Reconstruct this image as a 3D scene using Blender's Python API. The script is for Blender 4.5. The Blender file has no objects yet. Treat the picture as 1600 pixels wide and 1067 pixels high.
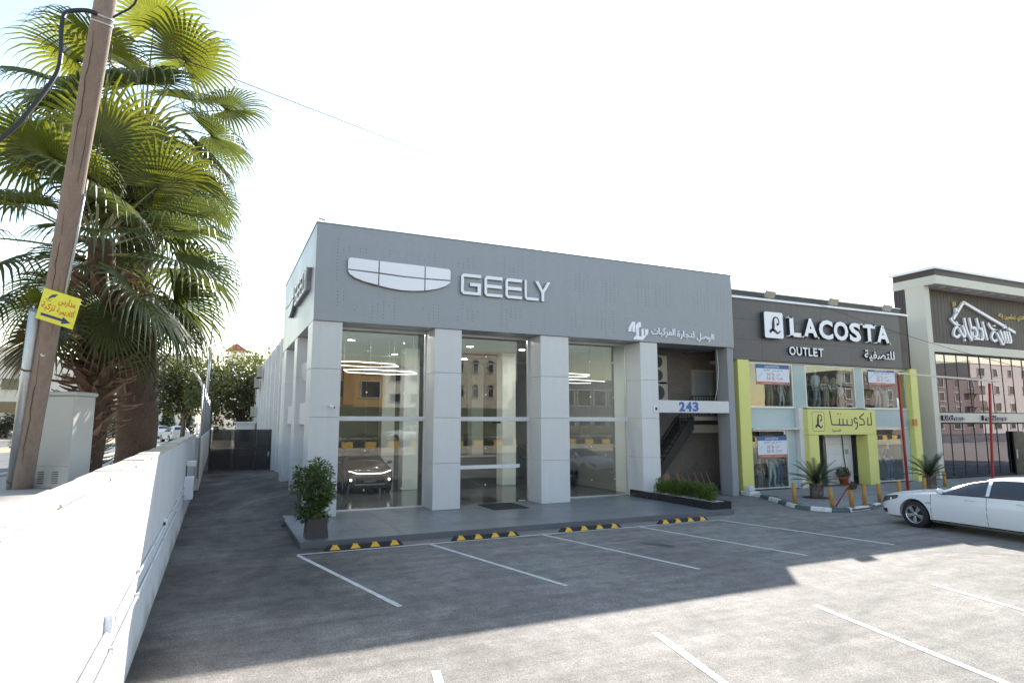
import bpy, bmesh, math, random
from mathutils import Vector, Matrix, Euler
from math import sin, cos, pi, radians
random.seed(7)
scene = bpy.context.scene
COL = scene.collection

# ------------------------------------------------------------------ camera, sky, sun, exposure
YAW, PITCH, CAM_H = 24.95, 7.4, 2.8
cam_data = bpy.data.cameras.new('camera')
cam = bpy.data.objects.new('camera', cam_data); COL.objects.link(cam)
cam.location = (0, 0, CAM_H)
cam.rotation_euler = (radians(90 + PITCH), 0, radians(-YAW))
cam_data.sensor_width = 36.0
cam_data.lens = 36.0 * 978.0 / 1600.0
cam_data.clip_start, cam_data.clip_end = 0.1, 5000
scene.camera = cam

SUN_EL, SUN_AZ = 32.0, 41.0
world = bpy.data.worlds.new('World'); scene.world = world; world.use_nodes = True
wn, wl = world.node_tree.nodes, world.node_tree.links
sky = wn.new('ShaderNodeTexSky'); sky.sky_type = 'NISHITA'; sky.sun_disc = False
sky.sun_elevation, sky.sun_rotation = radians(SUN_EL), radians(SUN_AZ)
sky.altitude, sky.air_density, sky.dust_density, sky.ozone_density = 900, 1.5, .6, .7
wn['Background'].inputs[1].default_value = 0.1
haze = wn.new('ShaderNodeMix'); haze.data_type = 'RGBA'; haze.blend_type = 'MULTIPLY'; haze.inputs[0].default_value = 1   # milky autumn haze: a little warmer than clear blue
haze.inputs[7].default_value = (1.09, 1.0, .91, 1)
wl.new(sky.outputs[0], haze.inputs[6]); wl.new(haze.outputs[2], wn['Background'].inputs[0])
sd = bpy.data.lights.new('sun', 'SUN'); sun = bpy.data.objects.new('sun', sd); COL.objects.link(sun)
sd.energy, sd.angle, sd.color = 3.5, radians(0.5), (1.0, 0.95, 0.87)
to_sun = Vector((sin(radians(SUN_AZ)) * cos(radians(SUN_EL)), cos(radians(SUN_AZ)) * cos(radians(SUN_EL)), sin(radians(SUN_EL))))
sun.rotation_euler = to_sun.to_track_quat('Z', 'Y').to_euler()
sun.location = to_sun * 60
vs = scene.view_settings
scene.display_settings.display_device = 'sRGB'
vs.view_transform, vs.look, vs.gamma, vs.use_curve_mapping = 'Standard', 'None', 1.0, False
vs.exposure = 1.85
scene.cycles.use_denoising = True
scene.cycles.max_bounces = 10
scene.cycles.transparent_max_bounces = 16
scene.cycles.sample_clamp_indirect = 6

# ------------------------------------------------------------------ materials
def nd(nt, kind, **kw):
    n = nt.nodes.new('ShaderNode' + kind)
    for k, v in kw.items(): setattr(n, k, v)
    return n
MATS = {}
def mat(name, col, rough=.55, metal=0., var=.08, scale=3., fine=40., bump=0., coat=0., spec=.5, rand=0., streak=0., peel=None, foot=None):
    if name in MATS: return MATS[name]
    m = bpy.data.materials.new(name); m.use_nodes = True; MATS[name] = m
    nt = m.node_tree; L = nt.links; b = nt.nodes['Principled BSDF']
    b.inputs['Roughness'].default_value = rough; b.inputs['Metallic'].default_value = metal
    b.inputs['Coat Weight'].default_value = coat; b.inputs['Specular IOR Level'].default_value = spec
    if var <= 0:
        b.inputs['Base Color'].default_value = (*col, 1); return m
    geo = nd(nt, 'NewGeometry')
    n1 = nd(nt, 'TexNoise'); n1.inputs['Scale'].default_value = scale; n1.inputs['Detail'].default_value = 5
    n2 = nd(nt, 'TexNoise'); n2.inputs['Scale'].default_value = fine; n2.inputs['Detail'].default_value = 3
    L.new(geo.outputs['Position'], n1.inputs['Vector']); L.new(geo.outputs['Position'], n2.inputs['Vector'])
    add = nd(nt, 'Math', operation='ADD'); L.new(n1.outputs[0], add.inputs[0]); L.new(n2.outputs[0], add.inputs[1])
    mr = nd(nt, 'MapRange'); mr.inputs[1].default_value = .65; mr.inputs[2].default_value = 1.35
    mr.inputs[3].default_value = 1 - var; mr.inputs[4].default_value = 1 + var
    L.new(add.outputs[0], mr.inputs[0])
    last = mr.outputs[0]
    if rand:
        oi = nd(nt, 'ObjectInfo'); r = nd(nt, 'MapRange'); r.inputs[3].default_value = 1 - rand; r.inputs[4].default_value = 1 + rand
        L.new(oi.outputs['Random'], r.inputs[0]); mu = nd(nt, 'Math', operation='MULTIPLY')
        L.new(last, mu.inputs[0]); L.new(r.outputs[0], mu.inputs[1]); last = mu.outputs[0]
    if streak:   # rain-washed dust running down
        ms = nd(nt, 'Mapping'); ms.inputs['Scale'].default_value = (5, 5, .22); L.new(geo.outputs['Position'], ms.inputs['Vector'])
        ns = nd(nt, 'TexNoise'); ns.inputs['Scale'].default_value = 1.6; ns.inputs['Detail'].default_value = 6; ns.inputs['Roughness'].default_value = .65; L.new(ms.outputs[0], ns.inputs['Vector'])
        rs = nd(nt, 'MapRange'); rs.inputs[1].default_value = .3; rs.inputs[2].default_value = .7; rs.inputs[3].default_value = 1 - streak; rs.inputs[4].default_value = 1 + streak * .6; L.new(ns.outputs[0], rs.inputs[0])
        mu = nd(nt, 'Math', operation='MULTIPLY'); L.new(last, mu.inputs[0]); L.new(rs.outputs[0], mu.inputs[1]); last = mu.outputs[0]
    vm = nd(nt, 'VectorMath', operation='SCALE'); vm.inputs[0].default_value = col
    L.new(last, vm.inputs['Scale']); out = vm.outputs[0]
    if peel:   # flaked paint patches
        np_ = nd(nt, 'TexNoise'); np_.inputs['Scale'].default_value = 3.1; np_.inputs['Detail'].default_value = 9; np_.inputs['Roughness'].default_value = .72; L.new(geo.outputs['Position'], np_.inputs['Vector'])
        rp = nd(nt, 'MapRange'); rp.inputs[1].default_value = .655; rp.inputs[2].default_value = .69; L.new(np_.outputs[0], rp.inputs[0])
        mp_ = nd(nt, 'Mix', data_type='RGBA'); mp_.inputs[7].default_value = (*peel, 1); L.new(rp.outputs[0], mp_.inputs[0]); L.new(out, mp_.inputs[6]); out = mp_.outputs[2]
    if foot:   # splashed dirt along the foot
        sz = nd(nt, 'SeparateXYZ'); L.new(geo.outputs['Position'], sz.inputs[0])
        ad = nd(nt, 'Math', operation='MULTIPLY_ADD'); L.new(n1.outputs[0], ad.inputs[0]); ad.inputs[1].default_value = .75; L.new(sz.outputs['Z'], ad.inputs[2])
        rf = nd(nt, 'MapRange'); rf.inputs[1].default_value = .62; rf.inputs[2].default_value = .30; rf.inputs[4].default_value = .75; L.new(ad.outputs[0], rf.inputs[0])
        mf = nd(nt, 'Mix', data_type='RGBA'); mf.inputs[7].default_value = (*foot, 1); L.new(rf.outputs[0], mf.inputs[0]); L.new(out, mf.inputs[6]); out = mf.outputs[2]
    L.new(out, b.inputs['Base Color'])
    r2 = nd(nt, 'MapRange'); r2.inputs[1].default_value = .3; r2.inputs[2].default_value = .7
    r2.inputs[3].default_value = max(.02, rough * .85); r2.inputs[4].default_value = min(1, rough * 1.15)
    L.new(n1.outputs[0], r2.inputs[0]); L.new(r2.outputs[0], b.inputs['Roughness'])
    if bump:
        bp = nd(nt, 'Bump'); bp.inputs['Strength'].default_value = bump; bp.inputs['Distance'].default_value = .01
        L.new(n2.outputs[0], bp.inputs['Height']); L.new(bp.outputs[0], b.inputs['Normal'])
    return m

def glass(name, r0=.09, tint=(.93, .96, .95), rcol=(1, 1, 1), wob=0.):
    if name in MATS: return MATS[name]
    m = bpy.data.materials.new(name); m.use_nodes = True; MATS[name] = m
    nt = m.node_tree; L = nt.links; nt.nodes.remove(nt.nodes['Principled BSDF'])
    t = nd(nt, 'BsdfTransparent'); t.inputs[0].default_value = (*tint, 1)
    g = nd(nt, 'BsdfGlossy'); g.inputs['Roughness'].default_value = 0.0; g.inputs[0].default_value = (*rcol, 1)
    lw = nd(nt, 'LayerWeight'); lw.inputs[0].default_value = .5
    p = nd(nt, 'Math', operation='POWER'); L.new(lw.outputs['Facing'], p.inputs[0]); p.inputs[1].default_value = 5
    mr = nd(nt, 'MapRange'); mr.inputs[3].default_value = r0; mr.inputs[4].default_value = 1
    L.new(p.outputs[0], mr.inputs[0])
    mx = nd(nt, 'MixShader'); L.new(mr.outputs[0], mx.inputs[0]); L.new(t.outputs[0], mx.inputs[1]); L.new(g.outputs[0], mx.inputs[2])
    if wob:
        geo = nd(nt, 'NewGeometry'); n = nd(nt, 'TexNoise'); n.inputs['Scale'].default_value = .9; n.inputs['Detail'].default_value = 0
        L.new(geo.outputs['Position'], n.inputs['Vector'])
        bp = nd(nt, 'Bump'); bp.inputs['Strength'].default_value = 1; bp.inputs['Distance'].default_value = wob
        L.new(n.outputs[0], bp.inputs['Height']); L.new(bp.outputs[0], g.inputs['Normal'])
    L.new(mx.outputs[0], nt.nodes['Material Output'].inputs[0])
    return m

def emit(name, col, s):
    if name in MATS: return MATS[name]
    m = bpy.data.materials.new(name); m.use_nodes = True; MATS[name] = m
    b = m.node_tree.nodes['Principled BSDF']; b.inputs['Base Color'].default_value = (*col, 1)
    b.inputs['Emission Color'].default_value = (*col, 1); b.inputs['Emission Strength'].default_value = s
    return m

def leafmat(name, col, trans=.35, var=.35, rough=.45, tcol=None):
    if name in MATS: return MATS[name]
    m = mat(name, col, rough=rough, var=var, scale=2.5, fine=14, rand=.22)
    nt = m.node_tree; L = nt.links; b = nt.nodes['Principled BSDF']
    src = b.inputs['Base Color'].links[0].from_socket
    t = nd(nt, 'BsdfTranslucent'); mu = nd(nt, 'VectorMath', operation='MULTIPLY')
    mu.inputs[1].default_value = tcol or (1.9, 1.9, .8)
    L.new(src, mu.inputs[0]); L.new(mu.outputs[0], t.inputs[0])
    mx = nd(nt, 'MixShader'); mx.inputs[0].default_value = trans
    L.new(b.outputs[0], mx.inputs[1]); L.new(t.outputs[0], mx.inputs[2])
    L.new(mx.outputs[0], nt.nodes['Material Output'].inputs[0])
    return m

def asphalt(name, base, dark, scale=.35, spot=.5, spk=1.0, worn=None):
    m = bpy.data.materials.new(name); m.use_nodes = True; MATS[name] = m
    nt = m.node_tree; L = nt.links; b = nt.nodes['Principled BSDF']
    geo = nd(nt, 'NewGeometry')
    mp = nd(nt, 'Mapping'); mp.inputs['Scale'].default_value = (1, .45, 1); mp.inputs['Rotation'].default_value = (0, 0, .5)
    L.new(geo.outputs['Position'], mp.inputs['Vector'])
    n1 = nd(nt, 'TexNoise'); n1.inputs['Scale'].default_value = scale; n1.inputs['Detail'].default_value = 8; n1.inputs['Roughness'].default_value = .62
    L.new(mp.outputs[0], n1.inputs['Vector'])
    n2 = nd(nt, 'TexNoise'); n2.inputs['Scale'].default_value = 55; n2.inputs['Detail'].default_value = 4; n2.inputs['Roughness'].default_value = .8
    L.new(geo.outputs['Position'], n2.inputs['Vector'])
    v = nd(nt, 'TexVoronoi'); v.inputs['Scale'].default_value = 85; L.new(geo.outputs['Position'], v.inputs['Vector'])
    r1 = nd(nt, 'ValToRGB'); r1.color_ramp.elements[0].position = .5 - spot * .35; r1.color_ramp.elements[1].position = .5 + spot * .25
    r1.color_ramp.elements[0].color = (*dark, 1); r1.color_ramp.elements[1].color = (*base, 1)
    L.new(n1.outputs[0], r1.inputs[0])
    mr = nd(nt, 'MapRange'); mr.inputs[1].default_value = .3; mr.inputs[2].default_value = .7; mr.inputs[3].default_value = 1 - .38 * spk; mr.inputs[4].default_value = 1 + .38 * spk
    L.new(n2.outputs[0], mr.inputs[0])
    m3 = nd(nt, 'Mapping'); m3.inputs['Scale'].default_value = (.35, 2.6, 1); m3.inputs['Rotation'].default_value = (0, 0, -.2); L.new(geo.outputs['Position'], m3.inputs['Vector'])
    n3 = nd(nt, 'TexNoise'); n3.inputs['Scale'].default_value = 1.1; n3.inputs['Detail'].default_value = 7; n3.inputs['Roughness'].default_value = .7; L.new(m3.outputs[0], n3.inputs['Vector'])
    mr3 = nd(nt, 'MapRange'); mr3.inputs[1].default_value = .3; mr3.inputs[2].default_value = .7; mr3.inputs[3].default_value = .72; mr3.inputs[4].default_value = 1.22; L.new(n3.outputs[0], mr3.inputs[0])
    n4 = nd(nt, 'TexNoise'); n4.inputs['Scale'].default_value = 3.2; n4.inputs['Detail'].default_value = 6; L.new(geo.outputs['Position'], n4.inputs['Vector'])
    mr4 = nd(nt, 'MapRange'); mr4.inputs[1].default_value = .3; mr4.inputs[2].default_value = .7; mr4.inputs[3].default_value = .80; mr4.inputs[4].default_value = 1.18; L.new(n4.outputs[0], mr4.inputs[0])
    m34 = nd(nt, 'Math', operation='MULTIPLY'); L.new(mr3.outputs[0], m34.inputs[0]); L.new(mr4.outputs[0], m34.inputs[1])
    hs = nd(nt, 'SeparateColor'); L.new(v.outputs['Color'], hs.inputs[0])
    mr2 = nd(nt, 'MapRange'); mr2.inputs[3].default_value = 1 - .4 * spk; mr2.inputs[4].default_value = 1 + .4 * spk; L.new(hs.outputs[0], mr2.inputs[0])
    mu = nd(nt, 'Math', operation='MULTIPLY'); L.new(mr.outputs[0], mu.inputs[0]); L.new(mr2.outputs[0], mu.inputs[1])
    mu2 = nd(nt, 'Math', operation='MULTIPLY'); L.new(mu.outputs[0], mu2.inputs[0]); L.new(m34.outputs[0], mu2.inputs[1]); mu = mu2
    colr = r1.outputs[0]
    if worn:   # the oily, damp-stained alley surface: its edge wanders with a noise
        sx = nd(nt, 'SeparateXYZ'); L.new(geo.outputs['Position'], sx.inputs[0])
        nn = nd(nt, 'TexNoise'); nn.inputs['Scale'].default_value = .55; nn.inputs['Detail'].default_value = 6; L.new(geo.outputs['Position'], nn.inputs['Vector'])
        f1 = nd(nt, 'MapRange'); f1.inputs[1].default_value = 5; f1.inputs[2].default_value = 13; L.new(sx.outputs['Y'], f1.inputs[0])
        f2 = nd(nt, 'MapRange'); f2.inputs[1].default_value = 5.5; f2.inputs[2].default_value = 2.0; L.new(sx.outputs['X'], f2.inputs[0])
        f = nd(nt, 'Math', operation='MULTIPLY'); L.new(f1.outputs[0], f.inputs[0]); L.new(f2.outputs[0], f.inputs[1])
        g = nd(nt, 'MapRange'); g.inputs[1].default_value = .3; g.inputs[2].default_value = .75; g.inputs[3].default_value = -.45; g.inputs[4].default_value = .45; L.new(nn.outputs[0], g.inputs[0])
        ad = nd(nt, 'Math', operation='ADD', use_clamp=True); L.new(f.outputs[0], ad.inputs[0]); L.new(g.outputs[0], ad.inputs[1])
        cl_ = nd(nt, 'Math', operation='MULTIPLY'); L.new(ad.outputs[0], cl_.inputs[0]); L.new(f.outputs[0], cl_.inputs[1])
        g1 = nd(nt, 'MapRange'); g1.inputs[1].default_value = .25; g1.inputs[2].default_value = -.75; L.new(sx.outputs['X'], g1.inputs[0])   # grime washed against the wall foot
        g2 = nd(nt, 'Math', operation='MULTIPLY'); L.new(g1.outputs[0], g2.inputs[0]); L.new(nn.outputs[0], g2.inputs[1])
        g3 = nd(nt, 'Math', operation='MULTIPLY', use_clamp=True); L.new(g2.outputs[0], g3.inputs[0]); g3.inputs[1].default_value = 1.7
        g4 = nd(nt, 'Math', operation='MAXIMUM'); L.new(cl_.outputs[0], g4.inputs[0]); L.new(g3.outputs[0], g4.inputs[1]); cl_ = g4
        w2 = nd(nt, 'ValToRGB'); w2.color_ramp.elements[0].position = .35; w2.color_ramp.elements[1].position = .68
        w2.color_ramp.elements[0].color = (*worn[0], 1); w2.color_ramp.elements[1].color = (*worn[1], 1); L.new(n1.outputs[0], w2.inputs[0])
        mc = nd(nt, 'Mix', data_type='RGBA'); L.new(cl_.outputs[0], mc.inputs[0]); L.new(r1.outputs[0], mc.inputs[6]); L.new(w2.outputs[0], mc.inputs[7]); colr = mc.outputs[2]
    vm = nd(nt, 'VectorMath', operation='SCALE'); L.new(colr, vm.inputs[0]); L.new(mu.outputs[0], vm.inputs['Scale'])
    L.new(vm.outputs[0], b.inputs['Base Color']); b.inputs['Roughness'].default_value = .85
    b.inputs['Specular IOR Level'].default_value = .3
    bp = nd(nt, 'Bump'); bp.inputs['Strength'].default_value = .5; bp.inputs['Distance'].default_value = .006
    L.new(n2.outputs[0], bp.inputs['Height']); L.new(bp.outputs[0], b.inputs['Normal'])
    return m

# ------------------------------------------------------------------ mesh building helpers
def origin(p):
    o = Vector((0, 0, 0))
    while p is not None: o += p.location; p = p.parent
    return o
class MB:
    def __init__(s): s.v, s.f, s.m, s.s = [], [], [], []
    def add(s, vs, fs, m=0, smooth=False):
        b = len(s.v); s.v += [tuple(v) for v in vs]
        for f in fs: s.f.append([b + i for i in f]); s.m.append(m); s.s.append(smooth)
        return s
    def box(s, x0, x1, y0, y1, z0, z1, m=0):
        return s.add([(x0, y0, z0), (x1, y0, z0), (x1, y1, z0), (x0, y1, z0), (x0, y0, z1), (x1, y0, z1), (x1, y1, z1), (x0, y1, z1)],
                     [(0, 3, 2, 1), (4, 5, 6, 7), (0, 1, 5, 4), (1, 2, 6, 5), (2, 3, 7, 6), (3, 0, 4, 7)], m)
    def rbox(s, c, size, rz=0., m=0, M=None):
        hx, hy, hz = [q / 2 for q in size]
        R = Matrix.Translation(c) @ (M if M is not None else Matrix.Rotation(rz, 4, 'Z'))
        vs = [R @ Vector(p) for p in ((-hx, -hy, -hz), (hx, -hy, -hz), (hx, hy, -hz), (-hx, hy, -hz), (-hx, -hy, hz), (hx, -hy, hz), (hx, hy, hz), (-hx, hy, hz))]
        return s.add(vs, [(0, 3, 2, 1), (4, 5, 6, 7), (0, 1, 5, 4), (1, 2, 6, 5), (2, 3, 7, 6), (3, 0, 4, 7)], m)
    def bar(s, a, b, w, h=None, m=0):
        a, b = Vector(a), Vector(b); d = b - a
        q = d.to_track_quat('X', 'Z').to_matrix().to_4x4()
        return s.rbox((a + b) / 2, (d.length, w, h or w), M=q, m=m)
    def prism(s, pts, vec, m=0, smooth=False):
        n = len(pts); vec = Vector(vec); a = [Vector(p) for p in pts]
        return s.add(a + [p + vec for p in a], [tuple(range(n))[::-1], tuple(range(n, 2 * n))] + [(i, (i + 1) % n, n + (i + 1) % n, n + i) for i in range(n)], m, smooth)
    def tube(s, pts, r, n=8, m=0, caps=True, smooth=True):
        pts = [Vector(p) for p in pts]; rs = r if isinstance(r, (list, tuple)) else [r] * len(pts)
        vs, fs = [], []; x = None
        for i, p in enumerate(pts):
            d = (pts[min(i + 1, len(pts) - 1)] - pts[max(i - 1, 0)]).normalized()
            if x is None: x = d.orthogonal().normalized()
            x = (x - d * x.dot(d)).normalized(); y = d.cross(x)
            vs += [p + (x * cos(2 * pi * k / n) + y * sin(2 * pi * k / n)) * rs[i] for k in range(n)]
        for i in range(len(pts) - 1):
            fs += [(i * n + k, i * n + (k + 1) % n, (i + 1) * n + (k + 1) % n, (i + 1) * n + k) for k in range(n)]
        s.add(vs, fs, m, smooth)
        if caps:
            b = len(s.v) - len(vs)
            s.f.append([b + k for k in range(n)][::-1]); s.m.append(m); s.s.append(False)
            s.f.append([b + (len(pts) - 1) * n + k for k in range(n)]); s.m.append(m); s.s.append(False)
        return s
    def lathe(s, c, prof, n=16, m=0, smooth=True):
        c = Vector(c); vs, fs = [], []
        for r, z in prof: vs += [c + Vector((r * cos(2 * pi * k / n), r * sin(2 * pi * k / n), z)) for k in range(n)]
        for i in range(len(prof) - 1):
            fs += [(i * n + k, i * n + (k + 1) % n, (i + 1) * n + (k + 1) % n, (i + 1) * n + k) for k in range(n)]
        return s.add(vs, fs, m, smooth)
    def disc(s, c, r, nrm, n=12, m=0):
        q = Vector(nrm).to_track_quat('Z', 'Y'); c = Vector(c)
        return s.add([c + q @ Vector((r * cos(2 * pi * k / n), r * sin(2 * pi * k / n), 0)) for k in range(n)], [tuple(range(n))], m)
    def build(s, name, mats, parent=None, label=None, bevel=0., kind=None, cat=None, group=None):
        me = bpy.data.meshes.new(name); o0 = origin(parent)
        me.from_pydata([Vector(v) - o0 for v in s.v], [], s.f)
        for mm in (mats if isinstance(mats, (list, tuple)) else [mats]): me.materials.append(mm)
        me.polygons.foreach_set('material_index', s.m); me.polygons.foreach_set('use_smooth', s.s)
        if bevel:
            bm = bmesh.new(); bm.from_mesh(me)
            bmesh.ops.bevel(bm, geom=list(bm.edges), offset=bevel, segments=1, affect='EDGES', clamp_overlap=True)
            bm.to_mesh(me); bm.free()
        me.update()
        return link(name, me, parent, label, kind, cat, group)
def link(name, me, parent=None, label=None, kind=None, cat=None, group=None):
    o = bpy.data.objects.new(name, me); COL.objects.link(o)
    if parent is not None: o.parent = parent
    return tag(o, label, cat, group, kind)
def tag(o, label=None, cat=None, group=None, kind=None):
    for k, v in (('label', label), ('category', cat), ('group', group), ('kind', kind)):
        if v: o[k] = v
    return o
def thing(name, label, cat, loc=(0, 0, 0), group=None, kind=None):
    o = bpy.data.objects.new(name, None); COL.objects.link(o); o.location = loc; o.empty_display_size = .2
    return tag(o, label, cat, group, kind)
def copy_tree(o, parent=None):
    c = o.copy(); COL.objects.link(c); c.parent = parent
    for ch in o.children: copy_tree(ch, c)
    return c
def dup(o, loc, rz=0., label=None, scale=None):
    c = copy_tree(o); c.location = loc; c.rotation_euler = (0, 0, rz)
    if scale: c.scale = (scale,) * 3
    if label: c['label'] = label
    return c
def pieces(name, me_by_key, spots, mats, parent):
    """alike small pieces sharing mesh data: spots = [(key, x, y, z, rz)]"""
    for key, x, y, z, rz in spots:
        o = bpy.data.objects.new(name, me_by_key[key]); COL.objects.link(o); o.parent = parent
        o.location = Vector((x, y, z)) - origin(parent); o.rotation_euler = (0, 0, rz)
def boxmesh(name, sx, sy, sz, m, bevel=.004):
    b = MB().box(-sx / 2, sx / 2, -sy / 2, sy / 2, 0, sz); o = b.build(name, m, bevel=bevel); me = o.data
    bpy.data.objects.remove(o); return me

# ------------------------------------------------------------------ lettering
FORMS = {}
for ch, c0, n in (('\u0627', 0xFE8D, 2), ('\u0623', 0xFE83, 2), ('\u0628', 0xFE8F, 4), ('\u0629', 0xFE93, 2), ('\u062a', 0xFE95, 4), ('\u062c', 0xFE9D, 4), ('\u062d', 0xFEA1, 4), ('\u062e', 0xFEA5, 4),
                  ('\u062f', 0xFEA9, 2), ('\u0630', 0xFEAB, 2), ('\u0631', 0xFEAD, 2), ('\u0632', 0xFEAF, 2), ('\u0633', 0xFEB1, 4), ('\u0634', 0xFEB5, 4), ('\u0635', 0xFEB9, 4), ('\u0636', 0xFEBD, 4),
                  ('\u0637', 0xFEC1, 4), ('\u0639', 0xFEC9, 4), ('\u063a', 0xFECD, 4), ('\u0641', 0xFED1, 4), ('\u0642', 0xFED5, 4), ('\u0643', 0xFED9, 4), ('\u0644', 0xFEDD, 4), ('\u0645', 0xFEE1, 4),
                  ('\u0646', 0xFEE5, 4), ('\u0647', 0xFEE9, 4), ('\u0648', 0xFEED, 2), ('\u0649', 0xFEEF, 2), ('\u064a', 0xFEF1, 4), ('\uFEFB', 0xFEFB, 2)):
    FORMS[ch] = (c0, n)
def arabic(w):
    w = w.replace('\u0644\u0627', '\uFEFB'); out = []
    for i, ch in enumerate(w):
        if ch not in FORMS: out.append(ch); continue
        c0, n = FORMS[ch]
        prev = i > 0 and w[i - 1] in FORMS and FORMS[w[i - 1]][1] == 4
        nxt = n == 4 and i + 1 < len(w) and w[i + 1] in FORMS
        out.append(chr(c0 + ((3 if nxt else 1) if prev else (2 if nxt else 0))))
    return ''.join(out[::-1])
def text_mesh(s, depth=0., bold=0., shear=0., spacing=1.):
    c = bpy.data.curves.new('lettering', 'FONT'); c.body = s; c.extrude = depth / 2; c.offset = bold; c.shear = shear
    c.space_character = spacing; c.resolution_u = 3
    o = bpy.data.objects.new('lettering', c); COL.objects.link(o)
    bpy.context.view_layer.update(); dg = bpy.context.evaluated_depsgraph_get()
    me = bpy.data.meshes.new_from_object(o.evaluated_get(dg)); bpy.data.objects.remove(o); bpy.data.curves.remove(c)
    return me
def frame_of(p00, ux, uz):
    """matrix that lays text (x right, y up, z toward viewer) on a plane"""
    ux, uz = Vector(ux).normalized(), Vector(uz).normalized(); n = ux.cross(uz)
    return Matrix(((ux.x, uz.x, n.x, p00[0]), (ux.y, uz.y, n.y, p00[1]), (ux.z, uz.z, n.z, p00[2]), (0, 0, 0, 1)))
def put_text(name, s, F, x, y, w=None, h=None, m=None, parent=None, depth=.03, bold=0., shear=0., rot=0., spacing=1., lift=0., label=None):
    """text fitted into the box with lower-left corner x, y (in the frame F) and size w, h"""
    me = text_mesh(s, 0, bold, shear, spacing)
    xs = [v.co.x for v in me.vertices]; ys = [v.co.y for v in me.vertices]
    x0, x1, y0, y1 = min(xs), max(xs), min(ys), max(ys)
    sx = w / (x1 - x0) if w else None; sy = h / (y1 - y0) if h else None
    sx = sx or sy; sy = sy or sx
    bpy.data.meshes.remove(me)
    me = text_mesh(s, .2 if depth else 0, bold, shear, spacing)
    me.materials.clear(); me.materials.append(m)
    R = Matrix.Rotation(rot, 4, 'Z'); o0 = origin(parent)
    for v in me.vertices:
        zz = (depth if v.co.z > 0 else 0) if depth else 0
        p = Vector(((v.co.x - x0) * sx, (v.co.y - y0) * sy, 0)); p = R @ p
        v.co = F @ Vector((x + p.x, y + p.y, zz + lift)) - o0
    me.update()
    return link(name, me, parent, label)
# ------------------------------------------------------------------ palette
M_PANEL = mat('light_grey_panel', (.60, .60, .615), rough=.38, var=.03, scale=.6, fine=6, streak=.03, rand=.018)
M_PANEL_EDGE = mat('grey_panel_return', (.36, .365, .38), rough=.4, var=.03, scale=.6)
M_FASCIA = mat('dark_grey_panel', (.272, .288, .325), rough=.36, metal=.15, streak=.028, var=.05, scale=.4, fine=5)
M_HOLE = mat('panel_hole', (.10, .105, .115), rough=.7, var=0)
M_WHITE = mat('white_render', (.62, .625, .64), rough=.8, var=.09, scale=1.3, fine=18, bump=.15)
M_WHITE_OLD = mat('weathered_white_render', (.66, .64, .60), rough=.85, var=.12, scale=.9, fine=9, bump=.2)
M_SIGNWHITE = mat('white_acrylic', (.82, .82, .90), rough=.3, var=0)
M_ALU = mat('brushed_aluminium', (.62, .62, .62), rough=.35, metal=.6, var=.03)
M_GALV = mat('galvanised_steel', (.45, .46, .47), rough=.45, metal=.7, var=.12, scale=5)
M_BLACK = mat('black_metal', (.018, .018, .02), rough=.5, var=.1)
M_RUBBER = mat('black_rubber', (.022, .022, .024), rough=.8, var=.2, scale=9)
M_PLATFORM = mat('grey_porcelain_tile', (.15, .158, .175), rough=.36, var=.07, scale=1.7, fine=30, rand=.05)
M_GROUT = mat('tile_grout', (.10, .10, .11), rough=.9, var=.1)
M_YELLOW = mat('reflective_yellow', (.72, .40, .02), rough=.45, var=.1, scale=12)
M_LINE = mat('road_paint', (.56, .55, .53), rough=.7, var=.25, scale=5, fine=60)
nt = M_LINE.node_tree   # the paint is scuffed away in specks
geo_ = nd(nt, 'NewGeometry'); ns_ = nd(nt, 'TexNoise'); ns_.inputs['Scale'].default_value = 9; ns_.inputs['Detail'].default_value = 8; ns_.inputs['Roughness'].default_value = .8
nt.links.new(geo_.outputs['Position'], ns_.inputs['Vector']); rp_ = nd(nt, 'MapRange'); rp_.inputs[1].default_value = .30; rp_.inputs[2].default_value = .44; nt.links.new(ns_.outputs[0], rp_.inputs[0])
tr_ = nd(nt, 'BsdfTransparent'); mx_ = nd(nt, 'MixShader'); nt.links.new(rp_.outputs[0], mx_.inputs[0]); nt.links.new(tr_.outputs[0], mx_.inputs[1]); nt.links.new(nt.nodes['Principled BSDF'].outputs[0], mx_.inputs[2]); nt.links.new(mx_.outputs[0], nt.nodes['Material Output'].inputs[0])
M_INTWALL = mat('interior_wall', (.42, .44, .45), rough=.6, var=.03)
M_INTCOL = mat('interior_column', (.78, .81, .80), rough=.5, var=.02)
M_INTWALL2 = mat('interior_grey_partition', (.23, .24, .245), rough=.5, var=.04)
M_INTDARK = mat('interior_dark_wall', (.13, .13, .14), rough=.6, var=.08)
M_CEIL = mat('interior_ceiling', (.20, .21, .23), rough=.7, var=.03)
M_FLOOR = mat('polished_dark_tile', (.055, .052, .052), rough=.16, var=.06)
M_PLASTER = mat('rough_brown_plaster', (.19, .165, .148), rough=.95, var=.22, scale=1.4, fine=12, bump=.4)
M_GREYWALL = mat('grey_painted_wall', (.28, .285, .31), rough=.8, var=.08, scale=1.5)
M_GRANITE = mat('black_granite', (.022, .022, .025), rough=.22, var=.25, fine=90)
M_STONE = mat('limestone', (.50, .44, .36), rough=.9, var=.16, scale=1.2, fine=14, bump=.3, rand=.1)
M_CONC = mat('concrete', (.38, .36, .33), rough=.9, var=.2, scale=2, fine=25, bump=.3)
M_SOIL = mat('dry_soil', (.40, .29, .18), rough=1, var=.3, scale=.5, fine=8, bump=.3)
M_PANE = glass('clear_window_glass', r0=.055, tint=(.84, .88, .87), wob=.0006)
M_BLUE = mat('blue_numeral', (.05, .12, .42), rough=.4, var=0)
M_LAMP = emit('lit_lamp', (1.0, .93, .82), 80)
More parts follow.
